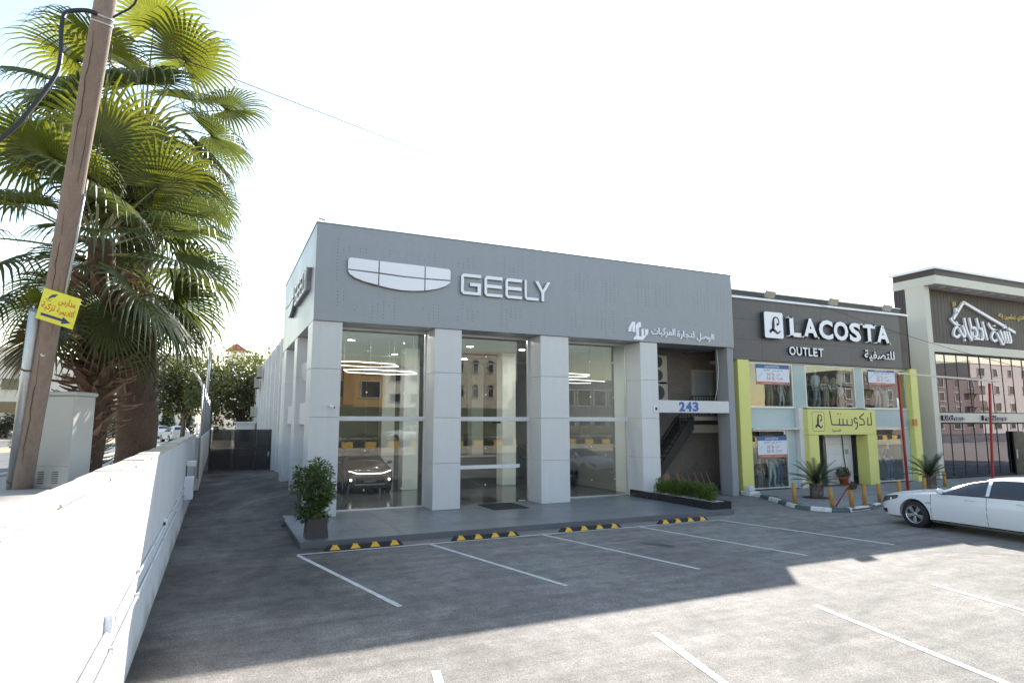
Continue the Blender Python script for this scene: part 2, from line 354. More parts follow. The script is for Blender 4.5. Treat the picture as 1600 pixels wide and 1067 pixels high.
M_STRIP = emit('lit_strip', (1.0, .97, .92), .7)

# ------------------------------------------------------------------ ground, alley, street levels
MB().add([(-2500, -2500, -.03), (2500, -2500, -.03), (2500, 2500, -.03), (-2500, 2500, -.03)], [(0, 1, 2, 3)]).build('ground', mat('far_ground', (.33, .28, .22), rough=1, var=.2, scale=.05, fine=.7), kind='structure')
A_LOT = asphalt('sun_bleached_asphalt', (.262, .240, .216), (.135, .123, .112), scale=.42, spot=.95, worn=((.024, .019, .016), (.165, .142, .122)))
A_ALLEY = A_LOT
A_ROAD = asphalt('road_asphalt', (.15, .15, .155), (.12, .12, .125), scale=.3, spot=.5, spk=.5)
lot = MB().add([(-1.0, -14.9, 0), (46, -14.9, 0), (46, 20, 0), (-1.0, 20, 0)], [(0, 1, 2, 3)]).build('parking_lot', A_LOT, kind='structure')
def alley_z(x, y):
    t = (x + .8) / 3.6; sm = lambda a, b, v: max(0, min(1, (v - a) / (b - a)))
    right = .55 * sm(18.2, 22.5, y) - .3 * sm(30, 37, y); left = .22 * sm(26, 37, y)
    return .004 + left * (1 - t) + right * t + .012 * sin(x * 2.1 + y * .7) * sm(17, 20, y)
vs, fs = [], []
ys = [13.6 + .5 * i for i in range(90)]; xs = [-.82 + .36 * i for i in range(11)]
for y in ys: vs += [(x + (0 if y > 15.1 else (.0 if x < 1.8 else -.0)), y, alley_z(x, y)) for x in xs if True]
n = len(xs)
for j in range(len(ys) - 1):
    for i in range(n - 1):
        if xs[i + 1] > 1.86 and ys[j] < 18.4: continue
        fs.append((j * n + i, j * n + i + 1, (j + 1) * n + i + 1, (j + 1) * n + i))
MB().add(vs, fs, smooth=True).build('alley', A_ALLEY, kind='structure')

# parking lines: thin worn paint sheets on the asphalt
def line(x0, y0, x1, y1, w, z=.006):
    d = Vector((x1 - x0, y1 - y0, 0)).normalized(); s = Vector((-d.y, d.x, 0)) * w / 2; N = 14; a, b = Vector((x0, y0, z)), Vector((x1, y1, z))
    mb = MB(); P = [a.lerp(b, i / N) for i in range(N + 1)]; v = []
    for p in P:
        k = random.uniform(.86, 1.06); v += [p + s * k, p - s * k]
    return mb.add(v, [(2 * i, 2 * i + 1, 2 * i + 3, 2 * i + 2) for i in range(N)])
for x in (1.69, 4.63, 7.58, 10.52, 13.36): line(x, 14.45, x + 1.0, 9.85, .10).build('parking_line', M_LINE, lot)
for x in (2.40, 5.48, 8.53, 11.48, 14.45, 17.4): line(x, 7.22, x - 1.05, 2.3, .11).build('parking_line', M_LINE, lot)
line(1.69, 14.50, 13.46, 14.42, .09, .009).build('parking_line', M_LINE, lot)
stain = MB(); pts = []
for i in range(26):
    a = 2 * pi * i / 26; r = .24 * (1 + .35 * sin(2 * a + .5) + .2 * sin(5 * a)); pts.append((9.4 + r * cos(a) * .6 - .25 * sin(a), 12.2 + r * 1.5 * sin(a), .005))
stain.add(pts, [tuple(range(26))]).build('oil_stain', mat('oil_stain', (.055, .055, .05), rough=.5, var=.3, scale=8), lot)

# ------------------------------------------------------------------ tiled platform in front of the showroom
plat = thing('platform', 'grey tiled entrance platform before the showroom windows', 'platform', (8, 17, 0), kind='structure')
del plat['category']
MB().box(1.83, 14.62, 15.2, 19.74, 0, .128).build('base', M_GROUT, plat)
MB().box(1.80, 14.65, 15.15, 15.2, -.01, .139).box(1.80, 1.83, 15.2, 18.84, -.01, .139).build('edging', mat('platform_edging', (.12, .125, .14), rough=.4, var=.1), plat, bevel=.004)
TW, TH = (14.62 - 1.83) / 16, .6
tm = {}
spots = []
for j in range(8):
    for i in range(16):
        y0 = 15.2 + j * TH; x0 = 1.83 + i * TW
        hgt = min(TH, 19.74 - y0)
        if hgt < .1: continue
        k = 'f' if hgt > .59 else 'c'
        if k not in tm: tm[k] = boxmesh('tile', TW - .006, hgt - .006, .012, M_PLATFORM, .0015)
        spots.append((k, x0 + TW / 2, y0 + hgt / 2, .127 + random.uniform(0, .0012), 0))
pieces('tile', tm, spots, None, plat)

# ------------------------------------------------------------------ car showroom
show = thing('showroom_building', 'grey two-storey car showroom with tall windows and dark grey fascia', 'showroom', (10, 19, 0))
FZ0, FZ1 = 5.78, 8.72
fascia = MB().box(2.35, 18.55, 18.80, 19.92, FZ0, FZ1).box(2.35, 3.05, 19.92, 28.5, FZ0, FZ1).box(18.0, 18.55, 19.92, 28.5, FZ0, FZ1).box(3.05, 18.0, 28.0, 28.5, FZ0, FZ1).build('fascia', M_FASCIA, show, bevel=.006)
MB().box(2.33, 18.57, 18.78, 19.0, FZ1, FZ1 + .03).box(2.33, 2.55, 19.0, 28.5, FZ1, FZ1 + .03).build('coping', M_FASCIA, fascia)
MB().box(3.05, 18.0, 19.92, 28.0, 8.1, 8.3).build('roof', M_CONC, show)
# drilled dots in the fascia, in columns of uneven length
dots = MB(); rnd = random.Random(3)
for gx0 in [2.9 + 1.35 * i for i in range(12)]:
    for half in (0, 1):
        z0 = (7.05, 5.9)[half] + rnd.uniform(-.1, .2); z1 = (8.5, 6.9)[half] - rnd.uniform(0, .4)
        if rnd.random() < .1: continue
        ox = rnd.uniform(-.35, .35)
        for c in range(rnd.randint(4, 6)):
            x = gx0 + ox + c * .17; za = z0 + rnd.choice((0, .2, .4, .1)); zb = z1 - rnd.choice((0, .15, .3, .5)); z = za
            while z < zb:
                if 2.5 < x < 18.4 and not (3.1 < x < 6.7 and 6.8 < z < 7.9) and not (6.7 < x < 10.3 and 6.85 < z < 7.75) and not (13.3 < x < 17.7 and z < 6.5):
                    dots.disc((x, 18.7985, z), .016, (0, -1, 0), 6)
                z += .105
dots.build('perforation', M_HOLE, fascia, kind='stuff')
# pillars clad in four panels each
PILL = [(2.35, 3.20), (6.08, 6.98), (9.85, 10.95), (14.0, 14.78)]
PZ = [.14, 1.55, 2.96, 4.37, 5.775]
for i, (x0, x1) in enumerate(PILL):
    c = MB().box(x0 + .02, x1 - .02, 18.90, 19.95, .14, 5.775).build('pillar', M_PANEL_EDGE, show)
    for k in range(4):
        MB().box(x0, x1, 18.85, 19.9, PZ[k] + .004, PZ[k + 1] - .004).build('cladding_panel', M_PANEL, c, bevel=.006)
MB().box(18.22, 18.53, 18.86, 19.3, 0, 5.775).build('pillar', M_GREYWALL, show)
# windows: aluminium frame, transom, panes, patch fittings
def window(x0, x1, seams, door=False):
    y = 19.80
    f = MB().box(x0, x0 + .05, y - .04, y + .05, .14, 5.775).box(x1 - .05, x1, y - .04, y + .05, .14, 5.775).box(x0 + .05, x1 - .05, y - .04, y + .05, 5.70, 5.775)
    if not door: f.box(x0 + .05, x1 - .05, y - .04, y + .05, .14, .19)
    f = f.build('window', M_ALU, show, bevel=.004)
    MB().box(x0 - .0, x1 + .0, y - .10, y + .06, 2.86, 3.0).build('transom', M_PANEL, f, bevel=.006)
    xs = [x0 + .05] + seams + [x1 - .05]
    for (a, b) in zip(xs[:-1], xs[1:]):
        for z0, z1 in ((.19, 2.86), (3.0, 5.70)):
            if door and z0 < 1: z0 = .15
            MB().box(a + .004, b - .004, y, y + .012, z0, z1).build('pane', M_PANE, f)
    for sx in seams:
        for z in (.75, 1.95, 3.75, 5.05): MB().tube([(sx, y - .022, z), (sx, y - .001, z)], .026, 10).build('glass_fitting', M_ALU, f)
    return f
w1 = window(3.20, 6.08, [4.17, 5.35])
w2 = window(6.98, 9.85, [8.22, 9.30], door=True)
w3 = window(10.95, 14.0, [12.4, 13.4])
for x in (7.15, 9.6): MB().box(x - .13, x + .13, 19.76, 19.84, .145, .19).build('door_track', M_ALU, w2, bevel=.004)
MB().box(8.5, 8.75, 19.70, 19.80, 2.78, 2.85).build('door_sensor', M_BLACK, w2, bevel=.01)
MB().box(6.99, 9.5, 19.792, 19.808, 1.28, 1.40).build('frosted_band', mat('frosted_film', (.7, .72, .74), rough=.5, var=.1, scale=20), w2)
# shell and interior
MB().box(2.70, 2.95, 19.95, 28.5, 0, 5.775).build('side_wall', M_WHITE, show)
MB().box(2.95, 14.75, 33.0, 33.2, 0, 6).build('back_wall', M_INTDARK, show)
MB().box(2.75, 2.95, 28.5, 33.2, 0, 6).build('side_wall', M_WHITE_OLD, show)
MB().box(14.45, 14.77, 21.2, 33.0, .0, 5.85).build('partition_wall', M_INTWALL2, show)
MB().box(14.40, 14.77, 19.95, 21.19, .0, 5.85).build('partition_wall', M_INTCOL, show)
MB().box(2.95, 14.45, 19.76, 33.0, .02, .142).build('floor', M_FLOOR, show)
MB().box(2.95, 14.45, 19.93, 33.0, 5.85, 5.95).build('ceiling', M_CEIL, show)
MB().box(2.95, 18.0, 28.5, 33.2, 6.0, 6.2).build('roof', M_CONC, show)
for x, y in ((6.8, 25.05), (11.2, 25.05), (7.2, 30.5), (12.1, 31.0)):
    MB().box(x, x + .64, y, y + .64, .142, 5.85).build('column', M_INTCOL, show, bevel=.01)
for y, z0 in ((22.9, 0), (26.9, 0)):   # pilasters of the alley side
    q = MB().box(2.37, 2.70, y, y + .85, z0, 5.775).build('pilaster', M_PANEL_EDGE, show)
    for k in range(4): MB().box(2.36, 2.70, y - .01, y + .86, max(PZ[k], .02) + .004, PZ[k + 1] - .004).build('cladding_panel', M_PANEL, q, bevel=.005)
for y0, y1 in ((19.91, 22.89), (23.77, 26.89), (27.77, 28.5)):
    MB().box(2.52, 2.70, y0, y1, 2.75, 3.45).build('spandrel', M_PANEL, show, bevel=.006)
# stair bay
MB().box(14.79, 18.22, 18.87, 19.15, 3.18, 3.64).build('beam', M_PANEL, show, bevel=.006)
bay = MB().box(14.79, 20.0, 21.3, 21.5, 0, 5.95).build('bay_wall', M_PLASTER, show)
MB().box(18.22, 18.4, 19.3, 19.45, 0, 5.775).box(18.4, 20.05, 19.62, 19.72, 0, 5.9).build('bay_wall', M_GREYWALL, show)
MB().box(20.0, 20.1, 19.72, 21.5, 0, 5.95).build('bay_wall', M_GREYWALL, show)
MB().box(14.79, 20.0, 19.93, 21.3, 5.85, 5.95).build('bay_ceiling', M_CEIL, show)
MB().add([(14.79, 19.76, .02), (18.22, 19.76, .02), (20, 19.76, .02), (20, 21.3, .02), (14.79, 21.3, .02)], [(0, 1, 2, 3, 4)]).build('bay_floor', M_CONC, show)
MB().box(18.15, 19.99, 21.18, 21.3, 2.38, 2.72).build('bay_beam', M_WHITE_OLD, show)
MB().box(17.62, 19.98, 20.2, 21.29, 2.9, 3.06).build('landing', M_CONC, show)
dr = MB().box(18.55, 19.6, 21.22, 21.3, 3.06, 5.0).build('door', M_GREYWALL, show)
MB().box(18.47, 18.55, 21.2, 21.3, 3.06, 5.08).box(18.55, 19.7, 21.2, 21.3, 5.0, 5.08).build('door_frame', M_CONC, dr)
MB().box(19.45, 19.5, 21.17, 21.22, 3.95, 4.1).build('handle', M_ALU, dr)
MB().tube([(18.0, 19.2, 5.77), (18.02, 19.15, 4.9), (17.95, 19.2, 4.1), (17.85, 19.25, 3.66)], .012, 6).build('cable', mat('white_cable', (.6, .58, .55), var=0), show)
stair = thing('staircase', 'dark steel staircase with thin railing climbing behind the number beam', 'staircase', (16, 20.7, 0))
N = 17
a, b = Vector((14.95, 0, .05)), Vector((17.62, 0, 3.0))
for yy in (20.25, 21.15): MB().prism([(a.x, yy, a.z), (a.x + .38, yy, a.z), (b.x, yy, b.z - .45), (b.x, yy, b.z + .05), (b.x - .12, yy, b.z + .05)], (0, .06, 0)).build('stringer', M_BLACK, stair)
for k in range(N):
    t = (k + .5) / N; p = a.lerp(b, t)
    MB().box(p.x - .02, p.x + .24, 20.31, 21.15, p.z + .05, p.z + .09).build('tread', mat('dark_steel', (.05, .048, .05), rough=.6, var=.2), stair)
rail = MB()
def rl(p, q, k):
    rail.bar(p, q, .035)
    for i in range(k + 1):
        t = i / k; g = Vector(p).lerp(Vector(q), t); rail.bar(g - Vector((0, 0, .82)), g, .014)
rl((15.0, 20.28, 1.0), (17.62, 20.28, 3.9), 18); rl((17.64, 20.28, 3.9), (19.95, 20.28, 3.9), 16)
rail.build('railing', M_BLACK, stair)

# air conditioners standing on brackets in the stair bay
def ac_unit(name, loc, w, h, label, fans=1, rz=0, group=None):
    t = thing(name, label, 'air conditioner', (0, 0, 0), group)
    mc = mat('beige_ac_casing', (.34, .32, .28), rough=.5, var=.1)
    MB().box(-w / 2, w / 2, -.16, .16, 0, h).build('casing', mc, t, bevel=.012)
    for k in range(fans):
        z = h * (k + .5) / fans; r = min(w, h / fans) * .40
        g = MB()
        for q in range(5): g.lathe((0, 0, 0), [(r * (q + 1) / 5 - .008, 0), (r * (q + 1) / 5, .012), (r * (q + 1) / 5 + .004, 0)], 18)
        for q in range(6): g.bar((0, 0, .006), (r * cos(q * pi / 3), r * sin(q * pi / 3), .006), .01)
        o = g.build('fan_grille', M_BLACK, t); o.matrix_local = Matrix.Translation((-.05 * w, -.163, z)) @ Matrix.Rotation(pi / 2, 4, 'X')
        o = MB().disc((0, 0, 0), r, (0, 0, 1), 20).build('fan_shroud', mat('dark_plastic', (.07, .07, .07), var=0), t); o.matrix_local = Matrix.Translation((-.05 * w, -.1615, z)) @ Matrix.Rotation(pi / 2, 4, 'X')
    MB().box(-w / 2 + .05, -w / 2 + .1, -.18, .2, -.05, 0).box(w / 2 - .1, w / 2 - .05, -.18, .2, -.05, 0).build('bracket', M_BLACK, t)
    t.location = loc; t.rotation_euler = (0, 0, rz)
    return t
ac_unit('air_conditioner', (16.2, 20.75, 4.45), .85, 1.1, 'beige twin-fan air conditioner hung higher in the stair bay', 2)
ac_unit('air_conditioner', (16.2, 20.75, 3.66), .85, .72, 'beige single-fan air conditioner below the twin-fan one in stair bay', 1)
for i in range(9):
    x = 15.7 + i * .34; o = MB().rbox((0, 0, .42), (.20, .045, .84)).build('plank', mat('brown_board', (.22, .12, .08), rough=.8, var=.2, rand=.3), None, bevel=.004)
    tag(o, ('brown board leaning under the stairs, %s from the grey pillar' % ('first', 'second', 'third', 'fourth', 'fifth', 'sixth', 'seventh', 'eighth', 'ninth')[i]), 'board', 'boards leaning under the stairs')
    o.location = (x, 20.05 + .04 * (i % 3), .02); o.rotation_euler = (-.32, .1 * (1 if i % 2 else -1), .1 * i)

# numerals on the beam
num = thing('number_sign', 'blue house number 243 on the pale beam over the stair bay', 'number', (16.1, 18.86, 3.2))
FS = frame_of((0, 18.868, 0), (1, 0, 0), (0, 0, 1))
for k, ch in enumerate('243'): put_text('numeral', ch, FS, 15.74 + k * .325, 3.235, .27, .36, M_BLUE, num, depth=.02, bold=.035)

# emblem and lettering on the fascia
FF = frame_of((0, 18.795, 0), (1, 0, 0), (0, 0, 1)); FL = frame_of((2.345, 0, 0), (0, -1, 0), (0, 0, 1))
EMB = [[(0, .52), (0, .80), (.03, .86), (.08, .88), (.92, .865), (.92, .50)], [(.96, .50), (.96, .865), (2.39, .855), (2.39, .46), (1.65, .465)], [(2.43, .465), (2.43, .855), (3.2, .84), (3.25, .80), (3.26, .75), (3.26, .485)],
       [(0, .48), (.92, .455), (.92, .10), (.50, .17), (.22, .26), (.07, .36), (.01, .44)], [(.96, .45), (1.65, .42), (2.39, .42), (2.39, .05), (2.0, .01), (1.65, .0), (1.3, .03), (.96, .085)], [(2.43, .42), (3.26, .44), (3.24, .38), (3.1, .27), (2.85, .16), (2.43, .06)]]
def emblem(name, label, F, x, z, w, h, d, m, back):
    t = thing(name, label, 'emblem', tuple(F @ Vector((x, z, 0))))
    o = [(0, .50), (0, .82), (.06, .89), (1.6, .875), (3.2, .85), (3.27, .79), (3.27, .45), (3.1, .25), (2.5, .05), (1.65, -.015), (.8, .09), (.2, .25), (.03, .40)]
    S = lambda p, q: F @ Vector((x + p[0] / 3.26 * w, z + p[1] / .88 * h, q))
    nv = F.to_3x3() @ Vector((0, 0, 1))
    MB().prism([S(p, 0) for p in o][::-1], nv * d * .6).build('backing', back, t)
    for pl in EMB: MB().prism([S(p, d * .55) for p in pl], nv * d * .45).build('emblem_panel', m, t)
    return t
emblem('emblem_sign', 'big white six-panel shield emblem on the front of the dark fascia', FF, 3.27, 6.87, 3.24, .86, .12, M_SIGNWHITE, mat('emblem_backing', (.16, .16, .18), var=0))
LET = {'G': [[(1, 0, ), ]]}
def strokes(letter):
    s = .135
    if letter == 'G': return [[(0, .12), (.12, 0), (1, 0), (1, .58), (.45, .58), (.45, .42), (.83, .42), (.83, s), (s + .02, s), (s, s + .03), (s, .83), (s + .03, .85), (1, .85), (1, 1), (.12, 1), (0, .88)]]
    if letter == 'E': return [[(0, .12), (.12, 0), (1, 0), (1, s), (s, s), (s, .42), (.97, .42), (.97, .58), (s, .58), (s, .84), (1, .84), (1, 1), (.12, 1), (0, .88)]]
    if letter == 'L': return [[(0, .12), (.12, 0), (1, 0), (1, s), (s, s), (s, 1), (0, 1)]]
    return [[(.42, 0), (.58, 0), (.58, .42), (1, 1), (.80, 1), (.50, .56), (.20, 1), (0, 1), (.42, .42)]]
def wordmark(name, label, F, x, z, w, h, d, m):
    t = thing(name, label, 'lettering', tuple(F @ Vector((x, z, 0)))); nv = F.to_3x3() @ Vector((0, 0, 1)); side = mat('letter_side', (.26, .26, .30), var=0)
    for k, ch in enumerate('GEELY'):
        lx0, lx1 = ((0, .212), (.25, .446), (.482, .668), (.70, .860), (.822, 1.0))[k]; lw = (lx1 - lx0) * w
        for pl in strokes(ch):
            P = [F @ Vector((x + lx0 * w + p[0] * lw, z + p[1] * h, d * .7)) for p in pl]
            mb = MB(); mb.prism(P, nv * d * .3, 0); mb.prism([p - nv * d * .7 for p in P], nv * d * .68, 1); mb.build('letter', [m, side], t)
    return t
wordmark('wordmark_sign', 'wide squared white capital letters GEELY beside the shield emblem', FF, 6.88, 6.93, 3.28, .68, .11, M_SIGNWHITE)
emblem('emblem_sign', 'shield emblem on the alley side of the fascia', FL, -26.2, 6.75, 3.0, .9, .16, M_FASCIA, mat('emblem_backing', (.16, .16, .18), var=0))
wordmark('wordmark_sign', 'edge-on letters of GEELY on the alley side of the fascia', FL, -22.9, 6.85, 3.3, .68, .16, M_PANEL)
emblem('emblem_sticker', 'small grey shield emblem stuck on the white alley wall', frame_of((2.515, 0, 0), (0, -1, 0), (0, 0, 1)), -22.5, 4.15, 2.2, .62, .02, M_FASCIA, M_PANEL_EDGE)
ww = thing('dealer_sign', 'white Arabic dealer name with angular monogram low on the dark fascia', 'sign', (15.5, 18.8, 5.8))
def W(name, word, x, z, w, h, m=M_SIGNWHITE, p=None, F=FF, d=.05, b=.012): return put_text(name, arabic(word), F, x, z, w, h, m, p, depth=d, bold=b)
W('word', 'الوصل', 16.62, 5.93, .86, .33, p=ww); W('word', 'لتجارة', 15.66, 5.96, .84, .34, p=ww); W('word', 'المركبات', 14.46, 5.99, 1.12, .36, p=ww)
mk = lambda P: MB().prism([FF @ Vector((13.43 + p[0], 5.83 + p[1], 0)) for p in P], (0, -.05, 0)).build('monogram', M_SIGNWHITE, ww)
mk([(0, .28), (.12, .28), (.12, .36), (.17, .50), (.17, .28), (.30, .28), (.30, .66), (.18, .66), (0, .42)])
mk([(.32, .44), (.32, .52), (.44, .66), (.56, .66), (.56, .5), (.46, .44), (.46, .14), (.34, .14), (.34, .44)])
mk([(.22, .0), (.22, .06), (.30, .14), (.58, .14), (.58, .42), (.68, .42), (.68, .14), (.74, .20), (.74, .42), (.88, .42), (.88, .26), (.62, .0)])

# downlights, strips, desk inside
LAB = ['top of the first window beside its frame', 'first window near the pillar', 'first window further inside', 'second window near the pillar', 'second window over the door', 'second window further inside', 'third window top corner', 'middle of the ceiling', 'rear of the ceiling']
for k, (x, y) in enumerate([(4.54, 20.5), (5.78, 20.4), (4.31, 23.4), (9.6, 20.5), (9.02, 23.4), (11.4, 23.5), (11.9, 20.5), (7.0, 27.5), (10.5, 28)]):
    t = thing('ceiling_light', 'round lit ceiling light seen at the ' + LAB[k], 'ceiling light', (x, y, 5.84), 'round lights in the showroom ceiling')
    MB().lathe((x, y, 5.835), [(.13, .0), (.15, .0), (.15, .015), (.13, .015)], 18).build('rim', M_ALU, t)
    MB().disc((x, y, 5.842), .13, (0, 0, -1), 18).build('diffuser', M_LAMP, t)
def chandelier(x, y, z, sc, label):
    t = thing('strip_light', label, 'ceiling light', (x, y, z), 'hexagon strip lights in the showroom')
    for ox, oz in ((0, 0), (.7, -.25)):
        P = [Vector((x + ox + sc * px, y + sc * py, z + oz)) for px, py in ((-1.3, -.5), (-.5, -1.0), (1.1, -.6), (1.5, .3), (.6, .9), (-1, .5))]
        for i in range(6): MB().bar(P[i], P[(i + 1) % 6], .034, .03).build('light_bar', M_STRIP, t)
        for i in (0, 2, 4): MB().tube([P[i], (P[i].x, P[i].y, 5.85)], .006, 5).build('hanger', M_ALU, t)
chandelier(4.4, 22.3, 4.85, 1.0, 'hexagon strip light hanging behind the first window')
chandelier(12.6, 22.5, 4.75, 1.0, 'hexagon strip light hanging behind the third window')
desk = thing('reception_desk', 'long dark reception desk with white top at the back of the showroom', 'desk', (11.5, 30, .142))
MB().box(10.2, 14.2, 29.8, 30.5, .142, 1.1).build('desk_body', M_INTDARK, desk, bevel=.01); MB().box(10.1, 14.3, 29.7, 30.6, 1.1, 1.16).build('desk_top', M_INTCOL, desk, bevel=.01)
# ------------------------------------------------------------------ wheel stops
def wheel_stop(x0, x1, y, label):
    t = thing('wheel_stop', label, 'wheel stop', ((x0 + x1) / 2, y, 0), 'wheel stops along the platform')
    prof = [(-.085, .006), (-.05, .105), (.05, .105), (.085, .006)]
    L = x1 - x0
    MB().add([(x0 + (0 if z < .05 else .10), y + py, z) for py, z in prof] + [(x1 - (0 if z < .05 else .10), y + py, z) for py, z in prof],
             [(0, 1, 2, 3), (7, 6, 5, 4), (0, 4, 5, 1), (1, 5, 6, 2), (2, 6, 7, 3), (3, 7, 4, 0)]).build('body', M_RUBBER, t, bevel=.008)
    for k in range(4):
        cx = x0 + L * (.125 + .25 * k)
        f = lambda u, v: (cx + u, y - .085 + .035 * v - .006, .006 + .099 * v + .002)
        P = [f(-.115, .12), f(.115, .12), f(.05, .97), f(-.05, .97)]
        MB().prism(P, (0, .006, 0)).prism([(cx - .05, y - .05, .106), (cx + .05, y - .05, .106), (cx + .05, y + .03, .106), (cx - .05, y + .03, .106)], (0, 0, .004)).build('reflector', M_YELLOW, t)
    return t
wheel_stop(2.27, 4.05, 14.70, 'black and yellow wheel stop closest to the potted ficus')
wheel_stop(5.20, 6.99, 14.62, 'black and yellow wheel stop second from the potted ficus')
wheel_stop(8.13, 10.02, 14.58, 'black and yellow wheel stop second from the granite planter')
wheel_stop(11.25, 13.02, 14.56, 'black and yellow wheel stop closest to the granite planter')

# ------------------------------------------------------------------ foliage helper
def leaves(mb, c, rad, n, size, rng, flat=.5, fill=.35, m=0):
    c = Vector(c)
    for _ in range(n):
        while True:
            p = Vector((rng.uniform(-1, 1), rng.uniform(-1, 1), rng.uniform(-1, 1)))
            if fill < p.length <= 1: break
        q = Vector((p.x * rad[0], p.y * rad[1], p.z * rad[2])) + c
        d = (p + Vector((rng.uniform(-1, 1), rng.uniform(-1, 1), rng.uniform(-.9, .5)))).normalized()
        s = d.cross(Vector((rng.uniform(-1, 1), rng.uniform(-1, 1), 1))).normalized(); l = size * rng.uniform(.7, 1.3); w = l * flat / 2
        u = d.cross(s) * l * .12
        mb.add([q, q + d * l * .45 + s * w + u, q + d * l - u, q + d * l * .45 - s * w + u], [(0, 1, 2), (0, 2, 3)], m)
M_LEAF = leafmat('glossy_green_leaf', (.085, .125, .035), trans=.3)
M_LEAF_D = leafmat('dusty_green_leaf', (.095, .105, .05), trans=.35)
M_LEAF_H = leafmat('bright_hedge_leaf', (.085, .14, .025), trans=.35)
M_CYPRESS = leafmat('dark_cypress_leaf', (.028, .048, .018), trans=.1)
M_BARK = mat('grey_brown_bark', (.16, .12, .09), rough=.95, var=.25, scale=6, fine=30, bump=.5)

# potted ficus on the platform
fic = thing('potted_ficus', 'bushy green ficus in a square dark tapered pot on the platform corner', 'potted plant', (2.22, 15.75, .14))
def square_pot(parent, x, y, z, w0, w1, h, m):
    mb = MB(); a, b = w0 / 2, w1 / 2; t = .03
    R = lambda w, zz: [(x - w, y - w, zz), (x + w, y - w, zz), (x + w, y + w, zz), (x - w, y + w, zz)]
    mb.add(R(a, z) + R(b, z + h) + R(b - t, z + h) + R(b - t - .01, z + h - .08), [(0, 3, 2, 1)] + [(i, (i + 1) % 4, 4 + (i + 1) % 4, 4 + i) for i in range(4)] + [(4 + i, 4 + (i + 1) % 4, 8 + (i + 1) % 4, 8 + i) for i in range(4)] + [(8 + i, 8 + (i + 1) % 4, 12 + (i + 1) % 4, 12 + i) for i in range(4)])
    o = mb.build('pot', m, parent)
    MB().add(R(b - t - .012, z + h - .07), [(0, 1, 2, 3)]).build('soil', mat('potting_soil', (.05, .035, .025), rough=1, var=.3, fine=60), o)
square_pot(fic, 2.22, 15.75, .14, .50, .44, .46, mat('dark_pot', (.035, .030, .034), rough=.45, var=.2))
rng = random.Random(11); mb = MB(); st = MB()
for k in range(34):
    a = rng.uniform(0, 2 * pi); h = rng.uniform(.0, 1.3); r = .38 * (1 - .35 * abs(h - .45)) * rng.uniform(.25, 1.2)
    p = Vector((2.2 + r * cos(a), 15.75 + r * sin(a), .55 + h))
    st.tube([(2.22 + .04 * cos(a), 15.75 + .04 * sin(a), .52), (2.22 + r * .3 * cos(a), 15.75 + r * .3 * sin(a), .55 + h * .5), p], [.012, .009, .004], 5)
    leaves(mb, p, (.19, .19, .15), 62, .115, rng, .42, .1)
    for q in range(4):
        d = Vector((cos(a), sin(a), rng.uniform(-.2, .8))).normalized(); leaves(mb, p + d * .2, (.08, .08, .08), 8, .085, rng, .45, 0)
st.build('stem', M_BARK, fic); mb.build('foliage', M_LEAF, fic)

# granite planter with a clipped hedge
pl = thing('granite_planter', 'long black granite planter box holding white gravel at the platform end', 'planter', (14.3, 17.4, 0))
x0, x1, y0, y1 = 13.92, 14.74, 15.35, 19.6
body = MB().box(x0 + .02, x1 - .02, y0 + .02, y1 - .02, 0, .33).build('core', M_BLACK, pl)
for yy0 in [y0 + .85 * i for i in range(5)]:
    for xx in (x0, x1 - .02): MB().box(xx, xx + .02, yy0 + .003, yy0 + .847, .0, .37).build('slab', M_GRANITE, pl, bevel=.003)
for xx in (x0 + .022, (x0 + x1) / 2): MB().box(xx, xx + .386, y0, y0 + .02, 0, .37).build('slab', M_GRANITE, pl, bevel=.003)
MB().box(x0 + .02, x1 - .02, y1 - .02, y1, 0, .37).build('slab', M_GRANITE, pl, bevel=.003)
for a in ((x0 + .021, x0 + .10, y0 + .02, y1 - .02), (x1 - .10, x1 - .021, y0 + .02, y1 - .02)): MB().box(*a, .33, .373).build('rim', M_GRANITE, pl, bevel=.004)
g = MB(); rng = random.Random(5)
for _ in range(1500):
    c = Vector((rng.uniform(x0 + .11, x1 - .11), rng.uniform(y0 + .04, y1 - .04), .335)); r = rng.uniform(.010, .022)
    g.add([c + Vector((r, 0, 0)), c + Vector((-r * .6, r, 0)), c + Vector((-r * .5, -r, 0)), c + Vector((0, 0, r * 1.3))], [(0, 1, 3), (1, 2, 3), (2, 0, 3)])
g.build('gravel', mat('white_gravel', (.62, .60, .56), rough=.9, var=.2, fine=90), pl, kind='stuff')
names = ['closest to the parking bays', 'second from the parking bays', 'third from the parking bays', 'fourth from the parking bays', 'fifth from the parking bays', 'closest to the stair bay']
for k in range(6):
    mb = MB(); st = MB(); rng = random.Random(40 + k); cy = 15.9 + .47 * k
    t = thing('hedge_bush', 'clipped small green bush in the granite planter, ' + names[k], 'bush', (14.38, cy, .34), 'bushes in the granite planter')
    for q in range(16):
        p = Vector((14.38 + rng.uniform(-.15, .15), cy + rng.uniform(-.24, .24), .34 + rng.uniform(.10, .44)))
        leaves(mb, p, (.15, .15, .14), 75, .06, rng, .6, .1); st.tube([(14.38 + rng.uniform(-.05, .05), cy + rng.uniform(-.1, .1), .33), p], [.006, .003], 4)
    st.build('stem', M_BARK, t); mb.build('foliage', M_LEAF_H, t)
tag(MB().box(-.61, .61, -.7, .7, 0, .014).build('doormat', mat('black_mat', (.018, .018, .018), rough=1, var=.3, fine=120), None, bevel=.004), 'black doormat lying before the glass door', 'doormat').location = (8.44, 18.85, .142)
d = thing('floor_uplight', 'small black floor light at the foot of the pillar by the planter', 'lamp', (13.9, 18.55, .14)); MB().lathe((13.9, 18.55, .14), [(0, 0), (.12, 0), (.10, .05), (0, .055)], 14).build('housing', M_BLACK, d)

